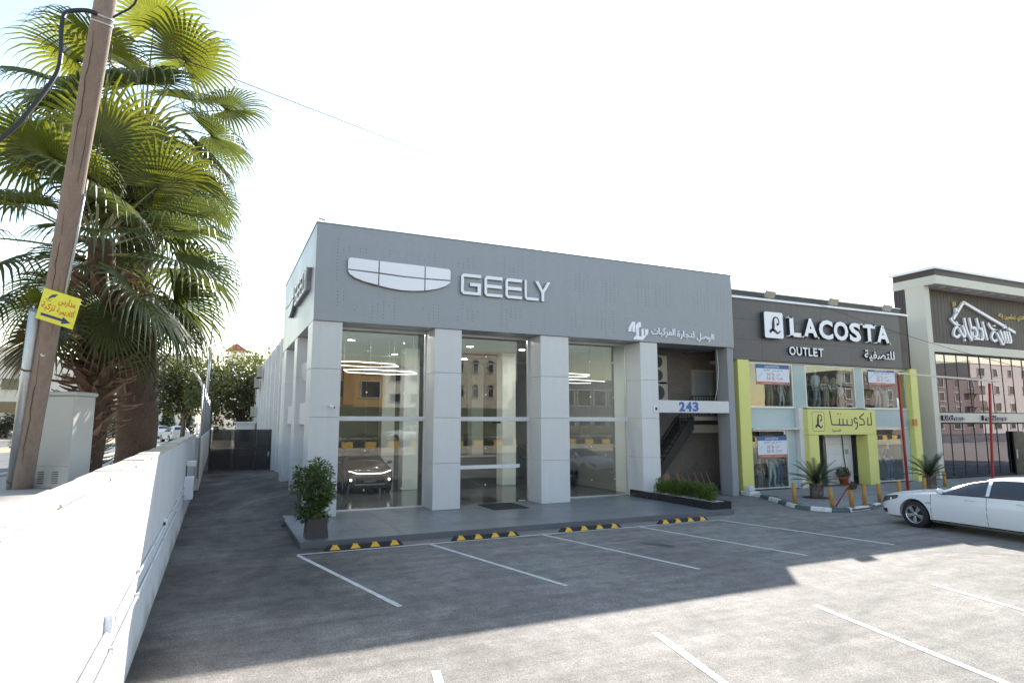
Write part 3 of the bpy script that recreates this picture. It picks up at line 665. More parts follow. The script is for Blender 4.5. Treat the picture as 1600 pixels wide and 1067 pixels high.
# cameras on the showroom
def cctv(label, p, d):
    t = thing('security_camera', label, 'security camera', p); p = Vector(p); d = Vector(d).normalized()
    MB().tube([p, p + Vector((0, -.07, 0))], .035, 10).build('mount', M_SIGNWHITE, t)
    a = p + Vector((0, -.09, -.01)); MB().tube([a - d * .05, a + d * .14], .036, 12).build('housing', M_SIGNWHITE, t); MB().tube([a + d * .139, a + d * .146], .03, 12).build('lens', M_BLACK, t)
cctv('small white bullet camera on the corner pillar above the ficus', (2.92, 18.85, 3.3), (.7, -.6, -.35))
cctv('small white camera on the top corner of the dark fascia', (2.42, 18.78, 8.82), (.8, -.4, -.3))
t = thing('door_phone', 'small white and black door phone on the pillar by the stair bay', 'door phone', (14.62, 18.85, 3.3)); MB().box(14.53, 14.67, 18.8, 18.85, 3.2, 3.42).build('casing', M_SIGNWHITE, t, bevel=.015); MB().box(14.57, 14.65, 18.79, 18.8, 3.26, 3.38).build('screen', M_BLACK, t)

# ------------------------------------------------------------------ boundary wall, raised bank, road beyond
WT = 2.35
wall = thing('boundary_wall', 'long low white rendered wall with rough stone coping along the alley', 'wall', (-.9, 8, 0))
mb = MB(); ny = 60; nz = 6; rng = random.Random(2); v = []
for j in range(ny + 1):
    for i in range(nz + 1):
        v.append((-.80 + rng.uniform(-.004, .004) + (.03 if i == 0 else 0), -6 + 35 * j / ny, (WT - .035) * i / nz - .02 * (i == 0)))
M_WALL = mat('flaking_white_paint', (.62, .625, .64), rough=.85, var=.09, scale=1.1, fine=16, bump=.35, streak=.07, peel=(.44, .43, .41), foot=(.27, .25, .23))
mb.add(v, [(j * (nz + 1) + i, (j + 1) * (nz + 1) + i, (j + 1) * (nz + 1) + i + 1, j * (nz + 1) + i + 1) for j in range(ny) for i in range(nz)], 0, True)
mb.box(-1.02, -.806, -6, 29, 0, WT - .035); mb.build('wall_body', M_WALL, wall)
y = -6.0
while y < 28.9:
    L = min(rng.uniform(.75, 1.25), 29 - y)
    MB().box(-1.04 + rng.uniform(-.012, .012), -.785 + rng.uniform(-.01, .01), y + .004, y + L - .004, WT - .034, WT + rng.uniform(-.006, .01)).build('coping_stone', M_STONE, wall, bevel=.009); y += L
wall2 = thing('fence_wall', 'higher white wall beyond the low wall, carrying wire mesh', 'wall', (-.7, 40, 0))
MB().box(-.86, -.60, 29.0, 92, 0, 2.2).build('wall_body', M_WHITE_OLD, wall2)
fen = thing('mesh_fence', 'galvanised wire mesh fence with angled posts standing on the white wall', 'fence', (-.7, 40, 2.2))
PY = [28.4, 32.5, 37.0, 42.0, 48.0, 55.0, 63.0, 72.0, 82.0]
for y in PY: MB().tube([(-.64, y, 1.7 if y > 29 else .6), (-.64, y, 4.36)], .03, 8).tube([(-.63, y, 4.34), (-.98, y, 4.85)], .026, 8).build('post', M_GALV, fen)
for a, b in zip(PY[:-1], PY[1:]):
    mb = MB(); n = int((b - a) / .14); H = 2.1
    for k in range(-15, n):
        for s in (1, -1):
            y0, y1 = a + k * .14, a + (k + 15) * .14; z0, z1 = (2.22, 2.22 + H) if s > 0 else (2.22 + H, 2.22)
            t0, t1 = max(0, (a - y0) / (y1 - y0)), min(1, (b - y0) / (y1 - y0))
            if t1 <= t0: continue
            f = lambda t: (-.64, y0 + (y1 - y0) * t, z0 + (z1 - z0) * t)
            mb.bar(f(t0), f(t1), .006)
    mb.bar((-.64, a, 4.33), (-.64, b, 4.33), .03); mb.bar((-.64, a, 2.24), (-.64, b, 2.24), .02)
    mb.build('wire_mesh', mat('dull_wire', (.20, .205, .21), rough=.6, metal=.3, var=.1), fen, kind='stuff')
# pipes and boxes on the wall
for zz, zz2, nm in ((1.02, .95, 'upper'), (.74, .72, 'lower')):
    p = thing('conduit', 'thin white conduit, the %s of two running along the low wall' % nm, 'pipe', (-.78, 12, zz), 'conduits on the low wall')
    MB().tube([(-.775, 4, zz), (-.775, 12, (zz + zz2) / 2), (-.775, 20.6, zz2)], .017, 8).build('pipe', M_WHITE, p)
    for k in range(8): MB().box(-.80, -.753, 5 + 2 * k, 5.03 + 2 * k, zz - .03, zz + .03).build('clip', M_WHITE, p)
def wbox(label, y, z, w, h, d, name='junction_box', cat='box'):
    t = thing(name, label, cat, (-.8, y, z)); MB().box(-.80, -.80 + d, y, y + w, z, z + h).build('casing', M_SIGNWHITE, t, bevel=.01); MB().box(-.80 + d, -.797 + d, y + .02, y + w - .02, z + .02, z + h - .02).build('lid', M_WHITE, t)
    return t
wbox('white meter box on the low wall where the conduits end', 20.6, .62, .55, .62, .24)
b = wbox('small white flood light housing above the meter box', 21.4, 1.5, .3, .16, .26, 'wall_lamp', 'lamp'); MB().tube([(-.79, 21.3, 1.0), (-.79, 21.3, 1.55)], .02, 6).build('stem', M_BLACK, b)
wbox('round-cornered junction box on the upper conduit', 13.0, .95, .14, .14, .06); wbox('junction box on the sunlit stretch of wall near its end', 6.6, 1.0, .12, .16, .06); wbox('tiny white box high on the low wall', 24, 2.05, .14, .1, .04)

# terrain of the bank
def bank_z(y):
    t = max(0, min(1, (y - 13) / 62)); return 1.75 - .93 * t
def sheet(name, m, xf, zoff, ys, kind='structure', parent=None):
    v = []; nx = len(xf(ys[0]))
    for y in ys: v += [(x, y, bank_z(y) + zoff + zo) for x, zo in xf(y)]
    f = [(j * nx + i, j * nx + i + 1, (j + 1) * nx + i + 1, (j + 1) * nx + i) for j in range(len(ys) - 1) for i in range(nx - 1)]
    return MB().add(v, f, smooth=True).build(name, m, parent, kind=kind)
YS = [-25 + 4 * i for i in range(60)]
sheet('bank', M_SOIL, lambda y: [(-160, 0), (-60, 0), (-30, 0), (-12, 0), (-6, 0), (-3, 0), (-1.0, 0)], 0, YS)
sheet('side_road', A_ROAD, lambda y: [(-9.2, 0), (-6, 0), (-3.7, 0)], .012, YS)
sheet('far_road', A_ROAD, lambda y: [(-22.0, 0), (-18, 0), (-13.5, 0)], .012, YS)
sheet('footway', mat('pale_paving', (.36, .33, .30), rough=.9, var=.15, scale=1, fine=15), lambda y: [(-3.55, .10), (-2.9, .10), (-1.03, .10)], 0, YS)
kb = thing('road_kerb', 'kerb', 'kerb', (-3.6, 20, 1.5), kind='structure'); del kb['category']; del kb['label']
kbm = boxmesh('kerb_stone', .15, .97, .24, M_CONC, .012)
pieces('kerb_stone', {'k': kbm}, [('k', -3.62, -5 + y, bank_z(-5 + y) - .10, 0) for y in range(70)], None, kb)
rng = random.Random(8)
STN = ['palest', 'roundest', 'largest', 'flattest', 'reddest', 'smallest', 'dustiest']
for k in range(7):  # low plants and stones on the median
    y = 22 + 7 * k + rng.uniform(-2, 2); x = rng.uniform(-11.8, -10); z = bank_z(y)
    t = thing('median_shrub', 'low green shrub on the sandy road median, %s from the pole' % ('first', 'second', 'third', 'fourth', 'fifth', 'sixth', 'seventh')[k], 'shrub', (x, y, z), 'shrubs on the median')
    mb = MB(); leaves(mb, (x, y, z + .3), (.9, .9, .45), 420, .17, rng, .5, .2); mb.build('foliage', M_LEAF, t); MB().tube([(x, y, z), (x, y, z + .3)], .03, 5).build('stem', M_BARK, t)

# utility pole, steel pipe beside it, school sign, cables
pole = thing('utility_pole', 'leaning weathered wooden utility pole beside the white wall', 'utility pole', (-2.5, 11.4, 1.75))
M_POLE = mat('weathered_wood', (.235, .175, .145), rough=.9, var=.22, scale=3, fine=20, bump=.5)
nt = M_POLE.node_tree   # stretch the grain along the pole
for n_ in [n_ for n_ in nt.nodes if n_.type == 'TEX_NOISE']:
    mp = nd(nt, 'Mapping'); mp.inputs['Scale'].default_value = (5, 5, .16); src = n_.inputs['Vector'].links[0].from_socket
    nt.links.new(src, mp.inputs['Vector']); nt.links.new(mp.outputs[0], n_.inputs['Vector'])
PB, PT = Vector((-2.59, 11.6, 1.6)), Vector((-1.49, 8.3, 7.9))
P = [PB.lerp(PT, i / 14) for i in range(15)]
MB().tube(P, [.128 - .0008 * i + .003 * sin(i * 1.7) for i in range(15)], 16).build('shaft', M_POLE, pole)
ax = (PT - PB).normalized()
for f in (.952, .962):
    c = PB.lerp(PT, f); MB().tube([c - ax * .012, c + ax * .012], .1225, 16).build('steel_band', M_GALV, pole)
view = (Vector((0, 0, 2.8)) - PB.lerp(PT, .5)).normalized(); sidev = ax.cross(view).normalized()
for off, a0, a1 in ((.03, .05, .97), (-.05, .1, .34), (-.045, .42, .62), (-.06, .7, .93)):
    Q = [PB.lerp(PT, a0 + (a1 - a0) * i / 12) for i in range(13)]
    MB().tube([q + view * (.127 - .0008 * 14 * (a0 + (a1 - a0) * i / 12) - .002) + sidev * (off + .008 * sin(i * 1.3 + off * 90) + .006 * sin(i * 2.9)) for i, q in enumerate(Q)], [.0012 + .0032 * sin(pi * (i + .5) / 13) for i in range(13)], 5).build('crack', mat('dark_crack', (.035, .025, .02), var=0), pole)
c = PB.lerp(PT, .34) + view * .128 - sidev * .02; MB().disc(c, .028, view, 12).build('tag', M_ALU, pole)
MB().tube([PB.lerp(PT, .42) + view * .09 + sidev * .10, PB.lerp(PT, .50) + view * .08 + sidev * .11, PB.lerp(PT, .56) + view * .06 + sidev * .12, PB.lerp(PT, .66) + view * .03 + sidev * .125], [.018, .022, .02, .014], 7).build('cable_sleeve', M_GALV, pole)
pipe = thing('steel_pipe_post', 'grey steel pipe strapped to the wooden pole', 'post', (-2.33, 10.02, 1.75))
A, B = Vector((-2.71, 11.61, 1.6)), Vector((-2.30, 10.15, 4.29))
MB().tube([A, B], .068, 16).build('pipe', M_GALV, pipe)
for f in (.14, .72):
    c = A.lerp(B, f); MB().tube([c - (B - A).normalized() * .014, c + (B - A).normalized() * .014], .074, 16).build('strap', mat('dark_strap', (.12, .11, .11), rough=.5, metal=.5, var=.1), pipe)
    MB().bar(c + view * .04, PB.lerp(PT, .02 + .39 * f) + view * .10, .03, .02).build('strap_tail', mat('dark_strap', (.1, .1, .1)), pipe)
S0, S1, S2, S3 = [PB.lerp(PT, .42) * 0 + Vector(p) for p in ((-2.24, 10.01, 4.61), (-1.78, 9.83, 4.43), (-1.81, 9.89, 4.05), (-2.26, 10.09, 4.18))]
ux = (S1 - S0 + S2 - S3).normalized(); nrm = ux.cross((S0 - S3)).normalized()
if nrm.dot(view) < 0: nrm = -nrm
uz = nrm.cross(ux).normalized(); org = S3 + nrm * .02
Fg = frame_of(org, ux, uz); SW, SH = .485, .395
Fg = Fg @ Matrix.Scale(1.06, 4)
sg = thing('street_sign', 'yellow metal school direction sign with red Arabic words on the pole', 'sign', tuple(org))
Pl = lambda x, y, z=0: Fg @ Vector((x, y, z))
MB().prism([Pl(0, 0), Pl(SW, 0), Pl(SW, SH), Pl(0, SH)], nrm * .006).build('plate', mat('yellow_sign_paint', (.66, .63, .05), rough=.4, var=.06), sg)
RED, NAVY = mat('red_sign_ink', (.50, .02, .015), var=0), mat('navy_sign_ink', (.025, .02, .14), var=0)
L = .0075
def signword(word, x, y, w, h, m, b=.014):
    o = put_text('word', arabic(word), Fg, x, y, w, h, m, sg, depth=0, bold=b, lift=L)
signword('مدارس', .225, .235, .215, .11, RED); signword('أكاديمية', .235, .125, .225, .105, RED); signword('تزكية', .03, .125, .175, .105, RED); signword('تزكية', .055, .245, .075, .04, NAVY, .004)
MB().prism([Pl(.05, .055, L), Pl(.33, .055, L), Pl(.33, .025, L), Pl(.44, .068, L), Pl(.33, .115, L), Pl(.33, .088, L), Pl(.05, .088, L)], nrm * .001).build('arrow', NAVY, sg)
MB().prism([Pl(.085, .29, L), Pl(.12, .34, L), Pl(.19, .365, L), Pl(.165, .325, L), Pl(.12, .30, L), Pl(.095, .275, L)], nrm * .001).build('feather', NAVY, sg)
def cable(label, pts, r, sag=0, n=20, name='cable', m=None):
    pts = [Vector(p) for p in pts]; P = []
    if len(pts) == 2:
        for i in range(n + 1):
            t = i / n; p = pts[0].lerp(pts[1], t); p.z -= sag * 4 * t * (1 - t); P.append(p)
    else:
        for i in range(len(pts) - 1):
            p0, p1, p2, p3 = pts[max(i - 1, 0)], pts[i], pts[i + 1], pts[min(i + 2, len(pts) - 1)]
            for k in range(8):
                t = k / 8; P.append(.5 * ((2 * p1) + (p2 - p0) * t + (2 * p0 - 5 * p1 + 4 * p2 - p3) * t * t + (3 * p1 - p0 - 3 * p2 + p3) * t ** 3))
        P.append(pts[-1])
    return tag(MB().tube(P, r, 6).build(name, m or M_BLACK), label, 'cable')
# ------------------------------------------------------------------ cables
cable('thick black cable drooping from the wooden pole past the palm crowns', [(-3.3, 7.7, 4.2), (-2.25, 7.96, 5.76), (-2.03, 8.02, 6.18), (-1.87, 8.11, 6.64), (-1.85, 8.17, 6.91), (-1.88, 8.23, 7.33), (-1.86, 8.30, 7.54), (-1.68, 8.32, 7.63), (-1.57, 8.33, 7.62)], .025)
cable('thin black cable curling off the other side of the pole top', [(-1.40, 8.28, 7.6), (-1.31, 8.18, 7.62), (-1.2, 8.09, 7.67), (-1.12, 7.94, 7.75), (-.95, 7.6, 8.3)], .013)
cable('thin wire from the palms over the showroom roof', [(-1.40, 8.44, 7.5), (24.9, 19.6, 8.45)], .0055, .12)
cable('slack wire hanging across the signs of the two shops', [(22.9, 19.3, 8.36), (22.2, 9.3, 3.95)], .008, .25)
cable('thin cord hanging down beside the wooden pole', [(-1.42, 8.47, 7.35), (-1.49, 8.79, 6.84), (-1.6, 9.16, 6.21), (-1.76, 9.6, 5.5)], .006)

# ------------------------------------------------------------------ palms
M_FROND = leafmat('palm_green', (.074, .094, .036), trans=.30, var=.34, rough=.33, tcol=(1.95, 1.85, .9))
M_FROND_Y = leafmat('palm_yellow_green', (.105, .125, .032), trans=.42, var=.25, tcol=(2.2, 2.0, .6))
M_DEAD = leafmat('dead_palm_straw', (.22, .15, .085), trans=.2, var=.35, tcol=(1.4, 1.2, .9))
M_PETIOLE = mat('palm_petiole', (.22, .20, .09), rough=.5, var=.25, rand=.2)
M_BOOT = mat('dry_leaf_base', (.25, .15, .10), rough=.9, var=.4, scale=5, fine=30, bump=.5, rand=.35)
M_BOOT2 = mat('grey_leaf_base', (.15, .115, .105), rough=.9, var=.35, scale=5, fine=30, bump=.5, rand=.3)
M_TRUNK = mat('fibrous_palm_trunk', (.090, .055, .040), rough=1, var=.4, scale=4, fine=26, bump=.7)
def frond(parent, base, az, el, rng, lp=1.1, lb=1.15, mats=None, droop=.5, twist=0.):
    up = Vector((0, 0, 1)); d = Vector((cos(az) * cos(el), sin(az) * cos(el), sin(el))); g = Vector((0, 0, -1))
    P = [Vector(base)]; dd = d.copy()
    for k in range(6):
        P.append(P[-1] + dd * lp / 6); dd = (dd + g * .055 * (1 if el > -.6 else .3)).normalized()
    mb = MB(); mb.tube(P, [.026 - .0028 * k for k in range(7)], 5, 1)
    hub = P[-1]; p = dd
    s = p.cross(up); s = s.normalized() if s.length > .05 else Vector((cos(az + pi / 2), sin(az + pi / 2), 0))
    s = (Matrix.Rotation(twist, 3, p) @ s).normalized(); n = s.cross(p).normalized()
    NS = 40
    for k in range(NS):
        th = (-1 + 2 * (k + .5) / NS) * 2.35; dth = 4.7 / NS
        L = lb * (.62 + .38 * cos(th / 2)) * rng.uniform(.93, 1.05)
        c = (p * cos(th) + s * sin(th)).normalized()
        c = (c + n * (.16 * abs(sin(th)) + .10 * max(0, -cos(th)))).normalized()
        q = hub + p * .02; side = (-p * sin(th) + s * cos(th)).normalized()
        ST = 6; prev = None; dirv = c.copy(); pos = q.copy(); vs = []
        for j in range(ST + 1):
            t = j / ST
            w = min(t * L * dth, .45 * L * dth) * .53 if t < .45 else .42 * L * dth * .53 * max(.05, (1 - t) / .55)
            if j == 0: w = .004
            nn = side.cross(dirv).normalized()
            vs += [pos - side * w, pos + nn * w * .55, pos + side * w]
            dirv = (dirv + g * droop * (t ** 2.2) * (L / 1.5) * rng.uniform(.75, 1.25)).normalized()
            pos = pos + dirv * L / ST
        fs = []
        for j in range(ST): fs += [(3 * j, 3 * j + 1, 3 * j + 4, 3 * j + 3), (3 * j + 1, 3 * j + 2, 3 * j + 5, 3 * j + 4)]
        mb.add(vs, fs, 0)
    return mb.build('frond', [mats or M_FROND, M_PETIOLE], parent)
def boot_mesh(m, L, w, name='leaf_base'):
    mb = MB(); vs = []
    for j, (t, ww, th, cz) in enumerate(((0, 1, .9, 0), (.4, .8, .8, .03), (.75, .45, .6, .10), (1, .12, .3, .2))):
        vs += [(L * t, -w / 2 * ww, L * cz), (L * t, 0, L * cz + .035 * th), (L * t, w / 2 * ww, L * cz), (L * t, 0, L * cz - .02 * th)]
    fs = [(4 * j + k, 4 * j + (k + 1) % 4, 4 * j + 4 + (k + 1) % 4, 4 * j + 4 + k) for j in range(3) for k in range(4)] + [(3, 2, 1, 0), (12, 13, 14, 15)]
    o = mb.add(vs, fs).build(name, m); me = o.data; bpy.data.objects.remove(o); return me
def palm(label, pts, radii, boots, crown, nf, seed, lp, lb, bootmat, skirt=0, elr=2.25, name='palm_tree'):
    rng = random.Random(seed); base = Vector(pts[0]); t = thing(name, label, 'palm tree', base, 'fan palms behind the wall')
    P = []; R = []
    for i in range(len(pts) - 1):
        for k in range(6): P.append(Vector(pts[i]).lerp(Vector(pts[i + 1]), k / 6)); R.append((radii[i] + (radii[i + 1] - radii[i]) * k / 6) * rng.uniform(.94, 1.06))
    P.append(Vector(pts[-1])); R.append(radii[-1])
    MB().tube(P, R, 18).build('trunk', M_TRUNK, t)
    at = lambda z: next((P[i].lerp(P[i + 1], (z - P[i].z) / max(1e-6, P[i + 1].z - P[i].z)), R[i]) for i in range(len(P) - 1) if P[i].z <= z <= P[i + 1].z + 1e-6)
    ms = [boot_mesh(bootmat, L, w) for L, w in ((.42, .13), (.52, .15), (.34, .12), (.46, .10))]
    z0, z1, n, tilt = boots
    for k in range(n):
        z = z0 + (z1 - z0) * (k / n) ** .95; c, r = at(z); a = k * 2.39996 + rng.uniform(-.15, .15)
        o = bpy.data.objects.new('leaf_base', ms[k % 4]); COL.objects.link(o); o.parent = t
        tl = tilt + rng.uniform(-.35, .35)
        M = Matrix.Translation(c + Vector((cos(a), sin(a), 0)) * r * .78 - base) @ Matrix.Rotation(a + rng.uniform(-.25, .25), 4, 'Z') @ Matrix.Rotation(-tl, 4, 'Y') @ Matrix.Rotation(rng.uniform(-.4, .4), 4, 'X')
        o.matrix_local = M @ Matrix.Scale(rng.uniform(.75, 1.2) * (.55 + .65 * min(1, max(0, (z - 2.2) / 1.4))), 4)
    for k in range(nf):
        u = (k + .5) / nf; el = 1.35 - elr * u ** .85 + rng.uniform(-.12, .12); a = k * 2.39996 + rng.uniform(-.45, .45)
        b = Vector(crown) + Vector((cos(a) * .16, sin(a) * .16, .25 - .75 * u))
        frond(t, b, a, el, rng, lp * rng.uniform(.8, 1.12), lb * rng.uniform(.85, 1.1), M_FROND_Y if u < .3 or k % 5 == 2 else M_FROND, droop=1.15 + 1.2 * u, twist=rng.uniform(-.5, .5))
    for k in range(skirt):
        a = k * 2.39996 + .7; b = Vector(crown) + Vector((cos(a) * .3, sin(a) * .3, -.55 - .5 * rng.random()))
        frond(t, b, a, -1.15 + rng.uniform(-.15, .2), rng, lp * .55, lb * .8, M_DEAD if k % 2 else M_FROND, droop=.6)
    return t
palm('nearer palm, shaggy brown spiky trunk and lower crown of bright fans', [(-2.02, 13.31, 1.6), (-2.0, 13.2, 2.4), (-1.97, 13.1, 3.2), (-1.96, 12.95, 4.4), (-2.03, 12.71, 6.0)], [.18, .20, .25, .28, .20],
     (1.75, 5.3, 270, .2), (-2.1, 12.7, 5.95), 27, 21, 1.42, 1.5, M_BOOT, 6, elr=1.85)
palm('taller palm behind, smooth dark lower trunk with criss-cross grey leaf bases', [(-1.56, 15.89, 1.5), (-1.59, 15.72, 3.0), (-1.75, 15.48, 5.2), (-1.85, 15.17, 7.7), (-1.88, 14.95, 9.2)], [.40, .38, .34, .27, .22],
     (3.1, 8.9, 240, .9), (-1.80, 14.95, 9.25), 27, 33, 1.5, 1.55, M_BOOT2, 8)

# ------------------------------------------------------------------ cabinet on the bank
cab = thing('utility_cabinet', 'beige street utility cabinet with louvred base standing behind the pole', 'cabinet', (-2.2, 11.5, 1.75))
M_CAB = mat('beige_cabinet_paint', (.46, .445, .42), rough=.5, var=.05, scale=1.5)
ang = math.atan2(11.46 - 11.65, -2.06 + 2.48); cc = Vector((-2.13, 11.72, 0))
def cb(u0, u1, v0, v1, z0, z1, name, m=M_CAB, bevel=.006, parent=cab):
    c = Vector(((u0 + u1) / 2, (v0 + v1) / 2, 0)); c.rotate(Euler((0, 0, ang))); c += cc; c.z = (z0 + z1) / 2
    return MB().rbox(c, (u1 - u0, v1 - v0, z1 - z0), ang).build(name, m, parent, bevel=bevel)
cb(-.33, .27, -.24, .24, 1.76, 1.84, 'plinth', M_CONC); body = cb(-.33, .27, -.24, .24, 1.842, 3.20, 'body'); cb(-.36, .30, -.27, .27, 3.202, 3.27, 'roof', bevel=.02)
dr = cb(-.32, .26, -.248, -.2402, 2.16, 3.18, 'door', bevel=.003); cb(-.32, .26, -.246, -.2402, 1.86, 2.145, 'base_panel', bevel=.002)
for sx in (-.13, .08):
    for k in range(6): cb(sx - .045, sx + .045, -.252, -.2462, 1.91 + .032 * k, 1.922 + .032 * k, 'louvre_shade', mat('louvre_shadow', (.10, .09, .085), var=0), 0)  # dark strips: the shade of the louvre slots is put into their colour
cb(.2702, .276, -.20, .20, 1.9, 2.12, 'side_panel', bevel=.002)

# ------------------------------------------------------------------ alley: gate, rear building, tree
gate = thing('mesh_gate', 'dark mesh double gate closing the alley', 'gate', (1.4, 37.4, .22))
M_SCREEN = bpy.data.materials.new('dark_mesh_screen'); M_SCREEN.use_nodes = True; nt = M_SCREEN.node_tree; b_ = nt.nodes['Principled BSDF']
b_.inputs['Base Color'].default_value = (.035, .03, .03, 1); b_.inputs['Roughness'].default_value = .7
geo = nd(nt, 'NewGeometry'); wv = nd(nt, 'TexNoise'); wv.inputs['Scale'].default_value = 1.2; nt.links.new(geo.outputs['Position'], wv.inputs['Vector'])
mr = nd(nt, 'MapRange'); mr.inputs[3].default_value = .14; mr.inputs[4].default_value = .34; nt.links.new(wv.outputs[0], mr.inputs[0])
tr = nd(nt, 'BsdfTransparent'); mx = nd(nt, 'MixShader'); nt.links.new(mr.outputs[0], mx.inputs[0]); nt.links.new(b_.outputs[0], mx.inputs[1]); nt.links.new(tr.outputs[0], mx.inputs[2]); nt.links.new(mx.outputs[0], nt.nodes['Material Output'].inputs[0])
GX = [-.38, .75, 1.88, 3.02]
for a, b in zip(GX[:-1], GX[1:]):
    l = MB().bar((a + .03, 37.4, .28), (b - .03, 37.4, .28), .05).bar((a + .03, 37.4, 2.42), (b - .03, 37.4, 2.42), .05).bar((a + .03, 37.4, 1.42), (b - .03, 37.4, 1.42), .045).bar((a + .03, 37.4, .255), (a + .03, 37.4, 2.445), .05).bar((b - .03, 37.4, .255), (b - .03, 37.4, 2.445), .05).build('leaf', M_BLACK, gate)
    for z0, z1 in ((.31, 1.395), (1.445, 2.39)): MB().box(a + .06, b - .06, 37.395, 37.401, z0, z1).build('mesh_screen', M_SCREEN, l)
MB().box(2.55, 2.62, 37.33, 37.37, 1.0, 1.25).build('lock', M_GALV, gate)
rear = thing('rear_building', 'long white two-storey building with upright ribs behind the showroom', 'building', (5, 50, 0))
MB().box(2.98, 14, 33.25, 78, 0, 7.1).build('wall', M_WHITE_OLD, rear); MB().box(2.90, 14, 33.22, 78.05, 7.1, 7.35).build('parapet', M_WHITE_OLD, rear)
for k in range(15): MB().box(2.70, 2.975, 33.8 + 3 * k, 34.2 + 3 * k, 0, 7.09).build('rib', M_WHITE, rear)
M_DGLASS = mat('dark_window_glass', (.035, .04, .05), rough=.06, var=.0); M_WFRAME = mat('window_frame_white', (.6, .6, .58), rough=.5, var=.04)
for k in range(14):
    for z in (1.2, 4.3):
        f = MB().box(2.93, 2.978, 34.9 + 3 * k, 34.98 + 3 * k, z, z + 1.5).box(2.93, 2.978, 36.12 + 3 * k, 36.2 + 3 * k, z, z + 1.5).box(2.93, 2.978, 34.98 + 3 * k, 36.12 + 3 * k, z, z + .08).box(2.93, 2.978, 34.98 + 3 * k, 36.12 + 3 * k, z + 1.42, z + 1.5).build('window', M_WFRAME, rear)
        MB().box(2.955, 2.979, 34.98 + 3 * k, 36.12 + 3 * k, z + .08, z + 1.42).build('pane', M_DGLASS, f)
ac_unit('air_conditioner', (2.45, 48.0, 6.0), 1.0, .8, 'white air conditioner jutting highest from the ribbed rear wall', 1, -pi / 2); ac_unit('air_conditioner', (2.45, 51.0, 5.4), 1.0, .8, 'white air conditioner beyond the highest one on the rear wall', 1, -pi / 2); ac_unit('air_conditioner', (2.45, 55.0, 3.3), 1.0, .8, 'white air conditioner lower on the rear wall beside the tree', 1, -pi / 2)
hut = thing('guard_hut', 'small white hut beyond the mesh gate', 'hut', (2.0, 55, 0)); MB().box(1.3, 2.6, 54, 56, 0, 2.75).build('wall', M_WHITE, hut); MB().box(1.2, 2.7, 53.9, 56.1, 2.75, 2.9).build('roof', M_WHITE, hut); f = MB().box(1.5, 2.4, 53.95, 54.0, 1.3, 2.3).build('window', M_WFRAME, hut); MB().box(1.58, 2.32, 53.93, 53.95, 1.38, 2.22).build('pane', M_DGLASS, f)
def tree(label, loc, h, cr, n, seed, m, size=.28, name='tree', group=None, trunk=.22, clumps=34, low=.32):
    rng = random.Random(seed); x, y, z = loc; t = thing(name, label, 'tree', loc, group)
    tk = MB().tube([(x, y, z), (x + .1, y, z + h * .25), (x - .05, y + .1, z + h * .5), (x, y, z + h * .75)], [trunk, trunk * .8, trunk * .55, trunk * .25], 10); mb = MB()
    for k in range(clumps):
        while True:
            p = Vector((rng.uniform(-1, 1), rng.uniform(-1, 1), rng.uniform(-1, 1)))
            if p.length < 1: break
        c = Vector((x + p.x * cr * .85, y + p.y * cr * .85, z + h * (low + (1 - low) / 2) + p.z * h * (1 - low) / 2 * .85))
        r = cr * rng.uniform(.2, .36); leaves(mb, c, (r, r, r * .8), n // clumps, size, rng, .55, .3)
        if k % 3 == 0: tk.tube([(x, y, z + h * rng.uniform(.22, .5)), Vector((x, y, z + h * .45)).lerp(c, .5) + Vector((0, 0, .2)), c], [trunk * .35, trunk * .22, .02], 5)
    tk.build('trunk', M_BARK, t); mb.build('crown', m, t); return t
tree('wide dusty green tree rising at the end of the alley', (1.9, 61, .0), 9.3, 5.2, 6500, 4, M_LEAF_D, .40, trunk=.3, clumps=60, low=.24)
tree('olive-coloured loose tree leaning over the mesh fence', (-3.0, 66, .9), 8.4, 4.2, 4500, 9, M_LEAF_D, .40, trunk=.22, clumps=40, low=.3)
lamp = thing('lamp_post', 'pale tapering street lamp post before the alley trees', 'lamp post', (-.95, 50, 1.0)); MB().tube([(-1.0, 50, .9), (-.7, 50, 11)], [.13, .07], 10).build('post', M_GALV, lamp)

